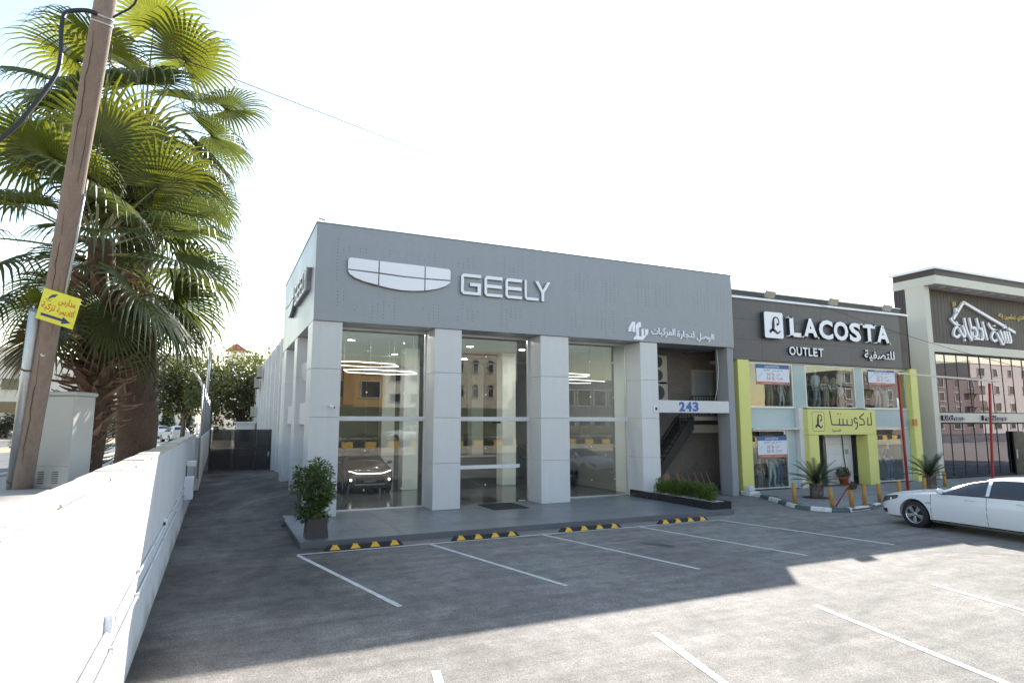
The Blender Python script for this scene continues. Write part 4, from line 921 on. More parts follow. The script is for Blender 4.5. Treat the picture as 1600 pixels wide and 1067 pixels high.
# ------------------------------------------------------------------ buildings built with real openings
def block(label, x0, x1, y0, y1, z0, z1, m, face, floors, cols, ww=1.4, wh=1.4, name='apartment_block', sill=.9, arch=False, roofm=None, skip=(), base=0., group=None, balcony=False, wm=None, cat='building'):
    t = thing(name, label, cat, ((x0 + x1) / 2, (y0 + y1) / 2, z0), group)
    MB().box(x0, x1, y0, y1, z0, z1).build('wall', m, t); MB().box(x0 - .15, x1 + .15, y0 - .15, y1 + .15, z1, z1 + .45).build('parapet', roofm or m, t)
    fh = (z1 - z0 - base) / max(1, floors)
    for face_ in face:
        L0, L1 = (x0, x1) if face_ in ('y-', 'y+') else (y0, y1)
        for fl in range(floors):
            for c in range(cols):
                if (fl, c) in skip: continue
                u = L0 + (L1 - L0) * (c + .5) / cols; z = z0 + base + fh * fl + sill
                def bx(ua, ub, za, zb, d0, d1):
                    if face_ == 'y-': return (ua, ub, y0 - d1, y0 - d0, za, zb)
                    if face_ == 'y+': return (ua, ub, y1 + d0, y1 + d1, za, zb)
                    if face_ == 'x-': return (x0 - d1, x0 - d0, ua, ub, za, zb)
                    return (x1 + d0, x1 + d1, ua, ub, za, zb)
                a, b = u - ww / 2, u + ww / 2
                f = MB().box(*bx(a, a + .1, z, z + wh, .002, .09)).box(*bx(b - .1, b, z, z + wh, .002, .09)).box(*bx(a + .1, b - .1, z + wh - .1, z + wh, .002, .09)).box(*bx(a - .1, b + .1, z - .1, z, .002, .14)).build('window', wm or M_WFRAME, t)
                MB().box(*bx(a + .1, b - .1, z, z + wh - .1, .003, .03)).build('pane', M_DGLASS, f)
                if arch:
                    P = [(u + ww / 2 * cos(q * pi / 8), z + wh + ww / 2 * sin(q * pi / 8)) for q in range(9)]
                    V = [Vector((bx(p[0], p[0], p[1], p[1], 0, 0)[0], bx(p[0], p[0], p[1], p[1], .05, .05)[2], p[1])) for p in P]
                    MB().prism(V, (0, .004, 0)).build('arch_pane', M_DGLASS, f)
                if balcony and c % 3 == 1:
                    s = MB().box(*bx(a - .7, b + .7, z - sill - .1, z - sill + .05, .002, 1.2)).build('balcony', m, t); MB().box(*bx(a - .7, b + .7, z - sill + .05, z - sill + .95, 1.1, 1.2)).build('parapet', m, s)
    return t
M_B1, M_B2, M_B3, M_B4 = (mat('building_' + n, c, rough=.9, var=.08, scale=.3, fine=3) for n, c in (('cream', (.58, .52, .45)), ('beige', (.70, .66, .60)), ('tan', (.23, .175, .155)), ('pale', (.62, .60, .57))))
M_SHUT = mat('brown_shutter', (.28, .17, .12), rough=.7, var=.1)
block('beige apartment block with balconies beyond the road, behind the pole', -52, -25.5, 112, 126, 0, 13.2, M_B2, ('y-', 'x+'), 4, 7, 2.2, 1.7, balcony=True)
block('plain white block standing behind the palm trunks', -23, -16.5, 106, 122, 0, 11.2, M_B4, ('y-', 'x+'), 3, 3, 1.2, 1.4)
b = block('cream hall with brown shutters behind the parked white car', -15.5, -3.2, 108, 122, 0, 12.6, M_B2, ('y-',), 1, 5, 1.7, 2.0, sill=3.6, base=0)
for k in range(5): MB().box(-14.9 + 2.46 * k, -13.5 + 2.46 * k, 107.86, 107.9, 3.7, 4.7).build('shutter', M_SHUT, b)
tw = thing('roof_tower', 'small tower with a red pyramid roof peeping above the alley tree', 'tower', (2.4, 120, 0)); MB().box(.8, 3.6, 118, 121, 0, 15.2).build('wall', M_B2, tw)
MB().add([(.4, 117.6, 15.2), (4, 117.6, 15.2), (4, 121.4, 15.2), (.4, 121.4, 15.2), (2.2, 119.5, 16.7)], [(0, 1, 4), (1, 2, 4), (2, 3, 4), (3, 0, 4), (3, 2, 1, 0)]).build('roof', mat('red_roof', (.36, .10, .06), rough=.8, var=.15), tw)
block('long low pale house closing the view behind the alley', -2, 16, 124, 132, 0, 7, M_B1, ('y-',), 2, 6)
def cypress(label, x, y, z, h, r, seed):
    rng = random.Random(seed); t = thing('cypress_tree', label, 'tree', (x, y, z), 'clipped cypresses before the cream hall'); mb = MB()
    for k in range(18):
        u = (k + .5) / 18; rr = r * (1 - u ** 1.6) * (1.0 if u > .12 else .8) + .12; leaves(mb, (x, y, z + h * u), (rr, rr, h / 20), 130, .3, rng, .5, .55)
    MB().tube([(x, y, z), (x, y, z + h * .9)], [.1, .03], 6).build('trunk', M_BARK, t); mb.build('crown', M_CYPRESS, t)
cypress('clipped dark cypress nearer the palm trunk', -6.3, 98, .8, 4.3, 1.15, 1); cypress('clipped dark cypress nearer the mesh fence', -4.0, 98, .8, 4.2, .95, 2)
for k in range(5):
    x = (-34, -30.5, -24.5, -12, -9)[k]; y = (100, 103, 101, 100, 102)[k]
    t = thing('garden_bush', ('dark round bush before the beige block, %s' % ('closest to its edge', 'half behind the pole', 'beside the white block')[k]) if k < 3 else ('dark hedge bush beside the cypress, %s' % ('farther', 'touching it')[k - 3]), 'bush', (x, y, .8), 'bushes before the far buildings')
    mb = MB(); rng = random.Random(60 + k)
    for q in range(10): leaves(mb, (x + rng.uniform(-1.6, 1.6), y + rng.uniform(-1, 1), .8 + rng.uniform(.5, 2.6)), (1, 1, .8), 110, .4, rng, .5, .3)
    mb.build('foliage', M_LEAF_D, t); MB().tube([(x, y, .8), (x, y, 2)], .08, 5).build('stem', M_BARK, t)
# ------------------------------------------------------------------ shop pavement and painted kerb
M_PAVE = mat('grey_paver', (.235, .23, .235), rough=.8, var=.14, scale=1.6, fine=25, bump=.1, rand=.09)
KP = [(19.0, 19.0), (18.74, 18.05), (17.98, 16.51), (17.42, 15.32), (17.42, 14.7), (17.70, 14.12), (18.3, 13.92), (19.41, 14.04), (20.5, 14.4), (23, 15.0), (27, 15.2), (34, 15.2), (46, 15.2)]
pav = thing('shop_pavement', 'pavement', 'pavement', (25, 17, 0), kind='structure'); del pav['label']; del pav['category']
poly = [(x + .1, y, .082) for x, y in KP] + [(46, 19.5, .082), (19.0, 19.5, .082)]
MB().prism([(x, y, 0) for x, y, z in poly][::-1] if False else [(x, y, 0) for x, y, z in poly], (0, 0, .082)).build('bed', M_GROUT, pav)
def inside(px, py):
    c = False; n = len(poly)
    for i in range(n):
        (x1, y1, _), (x2, y2, _) = poly[i], poly[i - 1]
        if (y1 > py) != (y2 > py) and px < (x2 - x1) * (py - y1) / (y2 - y1) + x1: c = not c
    return c
S = .46; cand = []
for i in range(64):
    for j in range(14):
        x, y = 17.2 + S * (i + .5), 13.6 + S * (j + .5)
        if y < 19.05 and all(inside(x + dx, y + dy) for dx in (-.24, .24) for dy in (-.24, .24)): cand.append((math.hypot(x, y), x, y))
cand.sort(); pm = boxmesh('paving_tile', S - .012, S - .012, .018, M_PAVE, .003)
rng = random.Random(6)
pieces('paving_tile', {'k': pm}, [('k', x, y, .08 + rng.uniform(0, .004), 0) for _, x, y in cand[:295]], None, pav)
mb = MB()
for _, x, y in cand[295:]: mb.box(x - S / 2 + .006, x + S / 2 - .006, y - S / 2 + .006, y + S / 2 - .006, .081, .098 + rng.uniform(0, .003))
mb.build('far_paving', M_PAVE, pav, kind='stuff')
M_KW, M_KG = mat('white_kerb_paint', (.60, .60, .58), rough=.8, var=.2, scale=5, fine=20, bump=.2), mat('green_kerb_paint', (.075, .12, .11), rough=.8, var=.35, scale=5, fine=20, bump=.2)
kb2 = thing('painted_kerb', 'kerb', 'kerb', (18, 16, 0), kind='structure'); del kb2['label']; del kb2['category']
acc = []; 
for a, b in zip(KP[:-1], KP[1:]):
    a, b = Vector((*a, 0)), Vector((*b, 0)); n = max(1, round((b - a).length / .75))
    for i in range(n): acc.append((a.lerp(b, i / n), a.lerp(b, (i + 1) / n)))
for i, (a, b) in enumerate(acc[:44]):
    d = (b - a).normalized(); s = Vector((-d.y, d.x, 0)); q = .15; low = 0 if i < 11 or i % 3 else .05
    P = [a + d * .012, b - d * .012]; z = .125 - low + rng.uniform(-.012, .008)
    v = [P[0] - s * .02, P[1] - s * .02, P[1] + s * q, P[0] + s * q]
    T = [P[0] + s * .03, P[1] + s * .03, P[1] + s * q, P[0] + s * q]
    MB().add([(p.x, p.y, 0) for p in v] + [(p.x, p.y, z) for p in T], [(0, 3, 2, 1), (4, 5, 6, 7), (0, 1, 5, 4), (1, 2, 6, 5), (2, 3, 7, 6), (3, 0, 4, 7)]).build('kerb_stone', M_KW if i % 2 == 0 or i > 12 and i % 5 else M_KG, kb2, bevel=.014)
t = thing('painted_block', 'white painted stepped concrete block at the foot of the first lime pillar', 'concrete block', (18.98, 18.75, .08))
MB().box(18.72, 19.25, 18.5, 19.0, .0, .16).build('base', M_KW, t, bevel=.02); MB().box(18.84, 19.13, 18.6, 18.9, .162, .36).build('cap', M_KW, t, bevel=.04)

# bollards
M_BOL = mat('ochre_bollard_paint', (.42, .205, .035), rough=.6, var=.22, scale=6, fine=30)
BL = ['at the kerb corner before the first cycad', 'beside the kerb where the red arm starts', 'carrying the red arm head', 'first after the red arm', 'just ahead of the white car bumper', 'behind the white car bonnet', 'nearest the red post', 'before the second cycad', 'half hidden by the car windscreen']
def bollard(x, y, h, lean, label):
    t = thing('bollard', label, 'bollard', (0, 0, 0), 'ochre bollards along the kerb')
    MB().tube([(0, 0, 0), (lean * .5, 0, h * .5), (lean, 0, h)], .062, 14).build('post', M_BOL, t); MB().lathe((lean, 0, h), [(.064, -.01), (.064, .006), (.0, .014)], 14).build('cap', M_BOL, t); MB().lathe((0, 0, 0), [(.09, -.0), (.09, .012), (.062, .014)], 14).build('base_ring', M_BOL, t)
    t.location = (x, y, .095)
for (x, y, h, l), lab in zip([(17.68, 15.5, .70, -.03), (17.90, 14.25, .66, -.06), (18.52, 14.02, .68, -.07), (19.30, 14.15, .70, 0), (20.72, 14.62, .62, -.03), (22.35, 15.0, .62, 0), (24.6, 15.5, .62, 0), (26.9, 16.6, .62, 0), (28.2, 16.9, .62, 0)], BL): bollard(x, y, h, l, 'ochre painted bollard ' + lab)
t = thing('barrier_arm', 'thin red barrier arm slanting up to a dark red lock head', 'barrier', (17.95, 14.2, .1)); M_RED = mat('red_paint', (.33, .022, .022), rough=.5, var=.15, scale=5)
MB().tube([(17.96, 14.18, .16), (18.42, 14.02, .80)], .022, 8).build('arm', M_RED, t); MB().tube([(18.40, 13.94, .70), (18.50, 13.93, .93)], [.06, .075], 10).build('lock_head', M_RED, t); MB().tube([(18.45, 13.86, .82), (18.47, 13.92, .82)], .12, 14).build('wheel', M_BLACK, t)

# cycads in tree pits
M_CYC = leafmat('dark_cycad_leaf', (.030, .045, .018), trans=.12, var=.3, rough=.4)
def cycad(label, x, y, seed, h=.5):
    rng = random.Random(seed); t = thing('cycad', label, 'cycad', (x, y, .09), 'cycads on the pavement')
    MB().tube([(x, y, .08), (x, y, .3), (x, y, .09 + h)], [.20, .22, .17], 12).build('trunk', M_BOOT2, t)
    bm_ = boot_mesh(M_BOOT2, .12, .09, 'leaf_scale')
    for k in range(60):
        a = k * 2.4; o = bpy.data.objects.new('leaf_scale', bm_); COL.objects.link(o); o.parent = t
        o.matrix_local = Matrix.Translation((.19 * cos(a), .19 * sin(a), .02 + (h - .05) * k / 60)) @ Matrix.Rotation(a, 4, 'Z') @ Matrix.Rotation(-1.0, 4, 'Y')
    MB().lathe((x, y, .1), [(.0, .004), (.5, .004), (.55, -.01)], 18).build('soil', mat('potting_soil', (.05, .035, .025)), t)
    for k in range(26):
        a = k * 2.4 + rng.uniform(-.2, .2); el = 1.25 - 1.05 * (k / 26) + rng.uniform(-.1, .1); L = rng.uniform(.95, 1.2)
        d = Vector((cos(a) * cos(el), sin(a) * cos(el), sin(el))); p = Vector((x, y, .09 + h)); mb = MB(); P = [p.copy()]
        for q in range(10):
            p = p + d * L / 10; P.append(p.copy()); d = (d + Vector((0, 0, -.075))).normalized()
        mb.tube(P, [.012 - .001 * q for q in range(11)], 4)
        for q in range(34):
            f = 1.2 + 8.7 * q / 34; i = int(f); c = P[i].lerp(P[i + 1], f - i); dd = (P[i + 1] - P[i]).normalized(); s = dd.cross(Vector((0, 0, 1))).normalized()
            ll = .23 * sin(pi * (.12 + .86 * q / 34)) ** .6
            for sg_ in (1, -1):
                e = (s * sg_ * .85 + dd * .55 + Vector((0, 0, .22))).normalized(); w = dd * .011
                mb.add([c - w, c + w, c + e * ll], [(0, 1, 2)])
        mb.build('frond', M_CYC, t)
    return t
cycad('cycad beside the lime entrance portal', 19.95, 16.5, 3); cycad('cycad behind the white car near the red post', 25.9, 16.1, 4, .6)
def red_post(label, x0, y0, x1, y1, z):
    t = thing('banner_post', label, 'post', (x0, y0, .09), 'red banner posts'); MB().bar((x0, y0, .09), (x1, y1, z), .08).build('post', M_RED, t); MB().box(x0 - .11, x0 + .11, y0 - .11, y0 + .11, .09, .11).build('base_plate', M_RED, t); MB().box(x1 - .06, x1 + .06, y1 - .06, y1 + .06, z, z + .03).build('cap', M_GALV, t)
red_post('tall red square post between the lime shop and the pale shop', 25.37, 16.66, 25.32, 16.66, 4.76); red_post('leaning red post before the glass doors of the pale shop', 30.2, 16.12, 30.68, 16.12, 4.5)
cb_ = thing('banner_bar', 'grey steel bar joining the two red posts at their tops', 'bar', (28, 16.4, 4.7)); MB().bar((25.2, 16.64, 4.83), (31.3, 16.1, 4.62), .07, .07).build('bar', M_GALV, cb_)

# ------------------------------------------------------------------ clothing outlet
shop = thing('outlet_building', 'clothing outlet with charcoal fascia, lime green pillars and two-storey display windows', 'shop', (24, 19.2, 0))
M_CHAR = mat('charcoal_panel', (.095, .09, .10), rough=.42, var=.12, scale=.5, fine=6, rand=.06)
M_LIME = mat('lime_panel', (.64, .62, .20), rough=.4, var=.04, scale=1)
M_OLIVE = M_LIME
M_TEAL = mat('pale_teal_glass_panel', (.38, .47, .48), rough=.15, var=.05)
M_WTILE = mat('white_wall_tile', (.66, .65, .67), rough=.35, var=.04, rand=.03)
M_SHOPGLASS = glass('shop_window_glass', r0=.11, tint=(.85, .9, .9), wob=.0008)
fas = MB().box(18.57, 29.95, 19.13, 20.0, 5.36, 7.90).build('fascia', M_BLACK, shop)
X0 = 18.6
for i in range(6):
    for z0, z1 in ((5.36, 6.2), (6.2, 7.05), (7.05, 7.9)):
        xa, xb = X0 + 1.8 * i, X0 + 1.8 * (i + 1)
        MB().box(xa + .004, xb - .004, 19.1, 19.128, z0 + .004, z1 - .004).build('cladding_panel', M_CHAR, fas)
MB().box(29.40, 29.93, 19.1, 19.128, 5.364, 7.896).build('cladding_panel', mat('brown_ribbed_cladding', (.045, .034, .036), rough=.5, var=.1), fas)
MB().bar((18.57, 19.06, 7.95), (30.0, 19.06, 7.95), .09, .09).build('trim', M_SIGNWHITE, shop)
MB().box(18.57, 30.0, 19.4, 30, 7.9, 8.32).build('roof', mat('dark_roof_sheet', (.07, .075, .08), rough=.5, metal=.3, var=.15), shop); MB().bar((18.57, 19.38, 8.33), (30.0, 19.38, 8.33), .05).build('gutter', M_GALV, shop)
for x, n in ((21.0, 'first'), (24.9, 'middle'), (28.6, 'last')):
    t = thing('floodlight', 'beige floodlight on the charcoal shop roof edge, %s of three' % n, 'floodlight', (x, 19.2, 8.0), 'floodlights over the charcoal fascia')
    MB().rbox((x, 19.1, 8.22), (.48, .18, .3), M=Euler((.5, 0, 0)).to_matrix().to_4x4()).build('housing', mat('beige_housing', (.42, .38, .32), rough=.6, var=.1), t, bevel=.02); MB().bar((x, 19.15, 7.99), (x, 19.2, 8.2), .05).build('bracket', M_GALV, t)
for x0, x1 in ((18.95, 19.55), (29.85, 30.35)):
    MB().box(x0, x1, 19.05, 19.6, .09, 5.355).build('pillar', M_LIME, shop, bevel=.008)
MB().box(29.72, 30.0, 18.99, 19.045, 2.66, 2.98).build('notice', mat('orange_notice', (.55, .20, .04), rough=.5, var=.2, scale=12), shop)
GY = 19.33
def swin(x0, x1, z0, z1, name='window'):
    f = MB().box(x0, x0 + .05, GY - .03, GY + .04, z0, z1).box(x1 - .05, x1, GY - .03, GY + .04, z0, z1).box(x0 + .05, x1 - .05, GY - .03, GY + .04, z1 - .05, z1).box(x0 + .05, x1 - .05, GY - .03, GY + .04, z0, z0 + .05).build(name, M_ALU, shop)
    MB().box(x0 + .05, x1 - .05, GY, GY + .012, z0 + .05, z1 - .05).build('pane', M_SHOPGLASS, f); return f
for x0, x1 in ((19.56, 22.30), (23.05, 26.25), (26.75, 29.84)): swin(x0, x1, 3.44, 5.30)
MB().box(22.31, 23.04, GY - .04, GY + .2, 3.44, 5.355).build('column', M_TEAL, shop); MB().box(26.26, 26.74, GY - .04, GY + .2, 3.44, 5.355).build('column', M_TEAL, shop)
MB().box(19.56, 29.84, GY - .06, GY + .2, 5.30, 5.355).build('lintel', M_KW, shop)
for x0, x1 in ((19.56, 22.30), (26.92, 29.84)):
    MB().box(x0, x1, GY - .02, GY + .1, 2.60, 3.40).build('spandrel', M_TEAL, shop); MB().box(x0, x1, GY - .07, GY + .1, 3.401, 3.439).build('ledge', M_KW, shop)
MB().box(19.56, 22.30, GY - .35, GY + .05, 2.52, 2.595).build('ledge', M_KW, shop); MB().box(26.92, 29.84, GY - .08, GY + .05, 2.55, 2.595).build('ledge', M_ALU, shop)
swin(19.56, 21.8, .13, 2.51); swin(26.92, 29.3, .13, 2.54); MB().box(21.81, 22.29, GY - .02, GY + .1, .1, 2.515).build('side_panel', M_TEAL, shop); MB().box(29.31, 29.84, GY - .02, GY + .1, .1, 2.545).build('side_panel', M_TEAL, shop)
sp = MB().box(22.31, 22.56, 19.13, 19.5, .09, 3.43).build('stone_pilaster', M_WTILE, shop)
for k in range(6): MB().box(22.305, 22.565, 19.10, 19.127, .09 + .557 * k + .004, .09 + .557 * (k + 1) - .004).build('stone_slab', M_WTILE, sp)
por = MB().box(22.56, 26.86, 18.87, 19.45, 2.29, 3.38).box(22.56, 23.15, 18.87, 19.45, .09, 2.285).box(26.25, 26.86, 18.87, 19.45, .09, 2.285).build('portal', M_LIME, shop, bevel=.008)
MB().box(22.565, 26.855, 18.868, 18.8695, 2.283, 2.289).build('joint', M_BLACK, por)
# recessed entrance
MB().box(23.15, 24.40, 20.6, 20.7, .1, 2.285).build('door_recess', M_BLACK, shop)
dr = MB().box(24.40, 24.46, 19.55, 20.6, .1, 2.2).build('door', M_ALU, shop); MB().box(24.30, 24.39, 19.6, 20.5, .15, 2.15).build('pane', M_SHOPGLASS, dr)
rw = MB().box(24.47, 26.25, 19.72, 19.85, .1, 2.285).build('entrance_wall', M_GROUT, shop)
for k in range(5): MB().box(24.47, 26.24, 19.69, 19.717, .1 + .437 * k + .003, .1 + .437 * (k + 1) - .003).build('wall_tile', M_WTILE, rw)
MB().box(23.15, 26.25, 19.45, 20.7, 2.29, 2.35).build('soffit', M_KW, shop); MB().tube([(25.6, 19.66, 2.28), (25.64, 19.65, 1.2), (25.75, 19.6, .1)], .02, 6).build('cable', M_BLACK, shop)
MB().box(25.78, 25.95, 19.66, 19.688, 1.42, 1.62).build('notice', M_GALV, shop)
# shell
MB().box(19.56, 29.9, 24.5, 24.6, 0, 7.8).build('back_wall', mat('shop_back_wall', (.28, .28, .30), rough=.8, var=.15), shop); MB().box(19.45, 19.56, 21.55, 24.5, 0, 7.8).build('side_wall', M_INTDARK, shop); MB().box(30.36, 31.98, 21.6, 30, 0, 7.8).build('side_wall', M_WHITE_OLD, shop); MB().box(29.9, 30.0, 19.6, 24.5, 0, 7.8).build('side_wall', M_INTWALL, shop)
MB().box(19.56, 29.9, 19.46, 24.5, 3.3, 3.42).build('upper_floor', M_INTWALL, shop); MB().box(19.56, 29.9, 20.0, 24.5, 5.36, 5.5).build('ceiling', M_INTWALL, shop); MB().box(19.0, 29.9, 19.42, 24.5, .02, .1).build('floor', M_FLOOR, shop)

# signs of the outlet
FO = frame_of((0, 19.098, 0), (1, 0, 0), (0, 0, 1)); M_LSIDE = mat('dark_green_letter_side', (.035, .05, .048), rough=.4, var=0)
sg = thing('letter_sign', 'large white raised letters LA COSTA OUTLET with Arabic on the charcoal fascia', 'sign', (25, 19.1, 5.6))
def raised(name, s, x, z, w, h, par, F=FO, d=.17, b=.02, ms=None, side=None):
    o = put_text(name, s, F, x, z, w, h, ms or M_SIGNWHITE, par, depth=d, bold=b)
    o.data.materials.append(side or M_LSIDE); nv = F.to_3x3() @ Vector((0, 0, 1))
    for p in o.data.polygons:
        if p.normal.dot(nv) < .5: p.material_index = 1
    return o
lx = [21.84, 22.66, 23.62, 24.56, 25.58, 26.50, 27.42]; lw = [.66, .88, .88, .94, .76, .84, .92]
for ch, x, w_ in zip('LACOSTA', lx, lw):
    raised('letter', ch, x + .03, 6.44, w_, .86, sg, b=.035)
    for dz, ok in ((6.44, 'LAT'), (7.24, 'LT')):   # little serifs
        if ch in ok:
            xs_ = {'L': [x + .1], 'A': [x + .1, x + w_ - .04], 'T': [x + w_ / 2 + .03] if dz < 7 else [x + .05, x + w_ - .0]}[ch]
            for xx in xs_: MB().box(xx - .13, xx + .13, 19.098 - .17, 19.098 - .02, dz, dz + .06).build('serif', M_SIGNWHITE, sg)
for k, (ch, x, w_) in enumerate(zip('OUTLET', (21.86, 22.29, 22.66, 23.01, 23.30, 23.62), (.37, .31, .31, .24, .26, .32))): raised('letter', ch, x, 5.66, w_, .37, sg, d=.09, b=.02)
raised('word', arabic('للتصفية'), 26.62, 5.62, 2.1, .50, sg, d=.10, b=.02)
def ribbon(P, w, F, d, m, par, name='stroke', lift=0.):
    P = [Vector((p[0], p[1], 0)) for p in P]; Q = []
    for i in range(len(P) - 1):   # smooth the stroke
        p0, p1, p2, p3 = P[max(i - 1, 0)], P[i], P[i + 1], P[min(i + 2, len(P) - 1)]
        for k in range(4 if len(P) > 2 else 1):
            t = k / 4; Q.append(.5 * (2 * p1 + (p2 - p0) * t + (2 * p0 - 5 * p1 + 4 * p2 - p3) * t * t + (3 * p1 - p0 - 3 * p2 + p3) * t ** 3))
    Q.append(P[-1]); n = len(Q); vs = []
    for i, p in enumerate(Q):
        dd = (Q[min(i + 1, n - 1)] - Q[max(i - 1, 0)]).normalized(); s = Vector((-dd.y, dd.x, 0)); ww = (w(i / (n - 1)) if callable(w) else w) / 2
        vs += [F @ (p + s * ww + Vector((0, 0, lift))), F @ (p - s * ww + Vector((0, 0, lift))), F @ (p - s * ww + Vector((0, 0, lift + d))), F @ (p + s * ww + Vector((0, 0, lift + d)))]
    fs = [(4 * i + k, 4 * i + (k + 1) % 4, 4 * i + 4 + (k + 1) % 4, 4 * i + 4 + k) for i in range(n - 1) for k in range(4)] + [(0, 1, 2, 3), (4 * n - 1, 4 * n - 2, 4 * n - 3, 4 * n - 4)]
    return MB().add(vs, fs).build(name, m, par)
SCR = [(.64, .54), (.72, .54), (.77, .62), (.74, .74), (.63, .80), (.52, .77), (.47, .65), (.46, .5), (.44, .36), (.39, .30), (.30, .22), (.26, .25), (.32, .30), (.42, .32), (.56, .27), (.66, .20), (.76, .24), (.82, .30)]
scw = lambda s: lambda t: s * (.05 + .11 * math.exp(-((t - .42) / .10) ** 2) + .07 * math.exp(-((t - .80) / .10) ** 2) + .07 * math.exp(-(t / .06) ** 2))
lb = thing('logo_box', 'white rounded light box with a script capital L on the charcoal fascia', 'sign', (20.9, 19.1, 6.3))
def rrect(x0, x1, z0, z1, r, F, lift):
    P = []
    for cx, cz, a0 in ((x1 - r, z0 + r, -90), (x1 - r, z1 - r, 0), (x0 + r, z1 - r, 90), (x0 + r, z0 + r, 180)):
        P += [F @ Vector((cx + r * cos(radians(a0 + 22.5 * k)), cz + r * sin(radians(a0 + 22.5 * k)), lift)) for k in range(5)]
    return P
MB().prism(rrect(20.36, 21.44, 6.30, 7.42, .09, FO, 0), (0, -.2, 0)).build('box', M_LSIDE, lb); MB().prism(rrect(20.37, 21.43, 6.31, 7.41, .085, FO, .2), (0, -.012, 0)).build('face', M_SIGNWHITE, lb)
M_INK = mat('dark_violet_ink', (.030, .022, .045), rough=.5, var=0)
ribbon([(20.36 + 1.08 * u, 6.30 + 1.12 * v) for u, v in SCR], scw(1.0), FO, .01, M_INK, lb, 'script_letter', .213)
FPt = frame_of((0, 18.868, 0), (1, 0, 0), (0, 0, 1))
ps = thing('portal_sign', 'dark Arabic shop name and framed script L on the lime portal', 'sign', (24.7, 18.87, 2.5))
fr = MB(); a = rrect(22.80, 23.56, 2.44, 3.28, .12, FPt, .001); b = rrect(22.815, 23.545, 2.455, 3.265, .108, FPt, .001)
for i in range(20): fr.add([a[i], a[(i + 1) % 20], b[(i + 1) % 20], b[i]], [(0, 1, 2, 3)])
fr.build('frame_line', M_INK, ps); ribbon([(22.80 + .76 * u, 2.42 + .9 * v) for u, v in SCR], scw(.72), FPt, .006, M_INK, ps, 'script_letter')
# tall thin Arabic name drawn stroke by stroke
for st_ in ([(26.55, 3.27), (26.56, 2.78), (26.50, 2.72), (26.28, 2.72)], [(26.30, 2.72), (26.34, 3.05)], [(26.10, 3.22), (25.78, 3.02), (26.02, 2.94), (26.08, 2.74), (25.72, 2.72)], [(25.62, 2.95), (25.50, 3.02), (25.42, 2.92), (25.50, 2.80), (25.62, 2.82), (25.60, 2.62), (25.46, 2.52)],
            [(25.28, 2.98), (25.27, 2.72), (24.98, 2.72), (24.97, 2.95)], [(24.97, 2.72), (24.72, 2.72), (24.72, 2.98)], [(24.72, 2.72), (24.50, 2.72), (24.49, 3.0)], [(24.49, 2.72), (24.04, 2.73), (23.98, 2.8), (23.90, 3.30)], [(24.55, 3.18), (24.60, 3.18)], [(24.38, 3.19), (24.43, 3.19)]):
    ribbon(st_, .055, FPt, .006, M_INK, ps)
put_text('word', arabic('للتصفية'), FPt, 24.0, 2.40, .52, .14, M_INK, ps, depth=.004, bold=.01)
def poster(label, x0, x1, z0, z1, y=19.318):
    t = thing('sale_poster', label, 'poster', ((x0 + x1) / 2, y, z0), 'sale posters in the outlet windows'); F = frame_of((0, y, 0), (1, 0, 0), (0, 0, 1)); H = z1 - z0; Wd = x1 - x0
    MB().box(x0, x1, y, y + .004, z0, z1).build('sheet', mat('poster_white', (.66, .70, .80), rough=.5, var=.03), t)
    PB_, PR = mat('poster_blue', (.06, .14, .36), rough=.5, var=0), mat('poster_red', (.50, .13, .09), rough=.5, var=0)
    MB().box(x0, x1, y - .002, y - .0005, z1 - .2 * H, z1).build('header', PB_, t); MB().box(x0, x1, y - .002, y - .0005, z0, z0 + .14 * H).build('footer', PR, t)
    wht = mat('poster_print_white', (.75, .75, .75), var=0); X = lambda u: x0 + Wd * u; Z = lambda v: z0 + H * v
    T = lambda s, u, v, w_, h_, m: put_text('print', s, F, X(u), Z(v), Wd * w_, H * h_, m, t, depth=0, lift=.003, bold=.01)
    T('LACOSTA', .26, .84, .44, .11, wht); T(arabic('جميع'), .22, .64, .2, .12, PB_); T(arabic('على'), .46, .64, .13, .12, PB_); T(arabic('خصم'), .63, .64, .17, .12, PB_); T('20 %', .30, .43, .24, .15, PR); T(arabic('من'), .60, .44, .12, .13, PR); T('50 %', .30, .23, .24, .15, PR); T(arabic('لغاية'), .60, .23, .2, .15, PR)
    o = put_text('print', arabic('تنزيلات'), F, X(.06), Z(.30), Wd * .16, H * .1, PB_, t, depth=0, lift=.003, rot=.75)
    T(arabic('تنزيلات'), .15, .04, .3, .06, wht); T(arabic('تنزيلات'), .55, .04, .3, .06, wht)
poster('white sale poster in the upper window beside the first lime pillar', 20.22, 22.12, 4.40, 5.24); poster('white sale poster in the upper window by the last lime pillar', 27.2, 29.1, 4.55, 5.31); poster('white sale poster hanging low over the ground floor display', 20.1, 21.76, 1.38, 2.25)

# potted shrub by the entrance
pt = thing('entrance_plant', 'round dark shrub in an orange clay pot by the shop entrance', 'potted plant', (25.0, 19.25, .1)); MB().lathe((25.0, 19.25, .1), [(0, 0), (.15, 0), (.20, .3), (.23, .3), (.23, .36), (.19, .36), (.18, .31), (0, .31)], 16).build('pot', mat('orange_clay', (.42, .11, .035), rough=.7, var=.15), pt)
mb = MB(); leaves(mb, (25.0, 19.25, .62), (.28, .28, .26), 900, .07, random.Random(77), .5, .2); mb.build('foliage', M_LEAF_D, pt); MB().tube([(25, 19.25, .4), (25, 19.25, .6)], .02, 5).build('stem', M_BARK, pt)

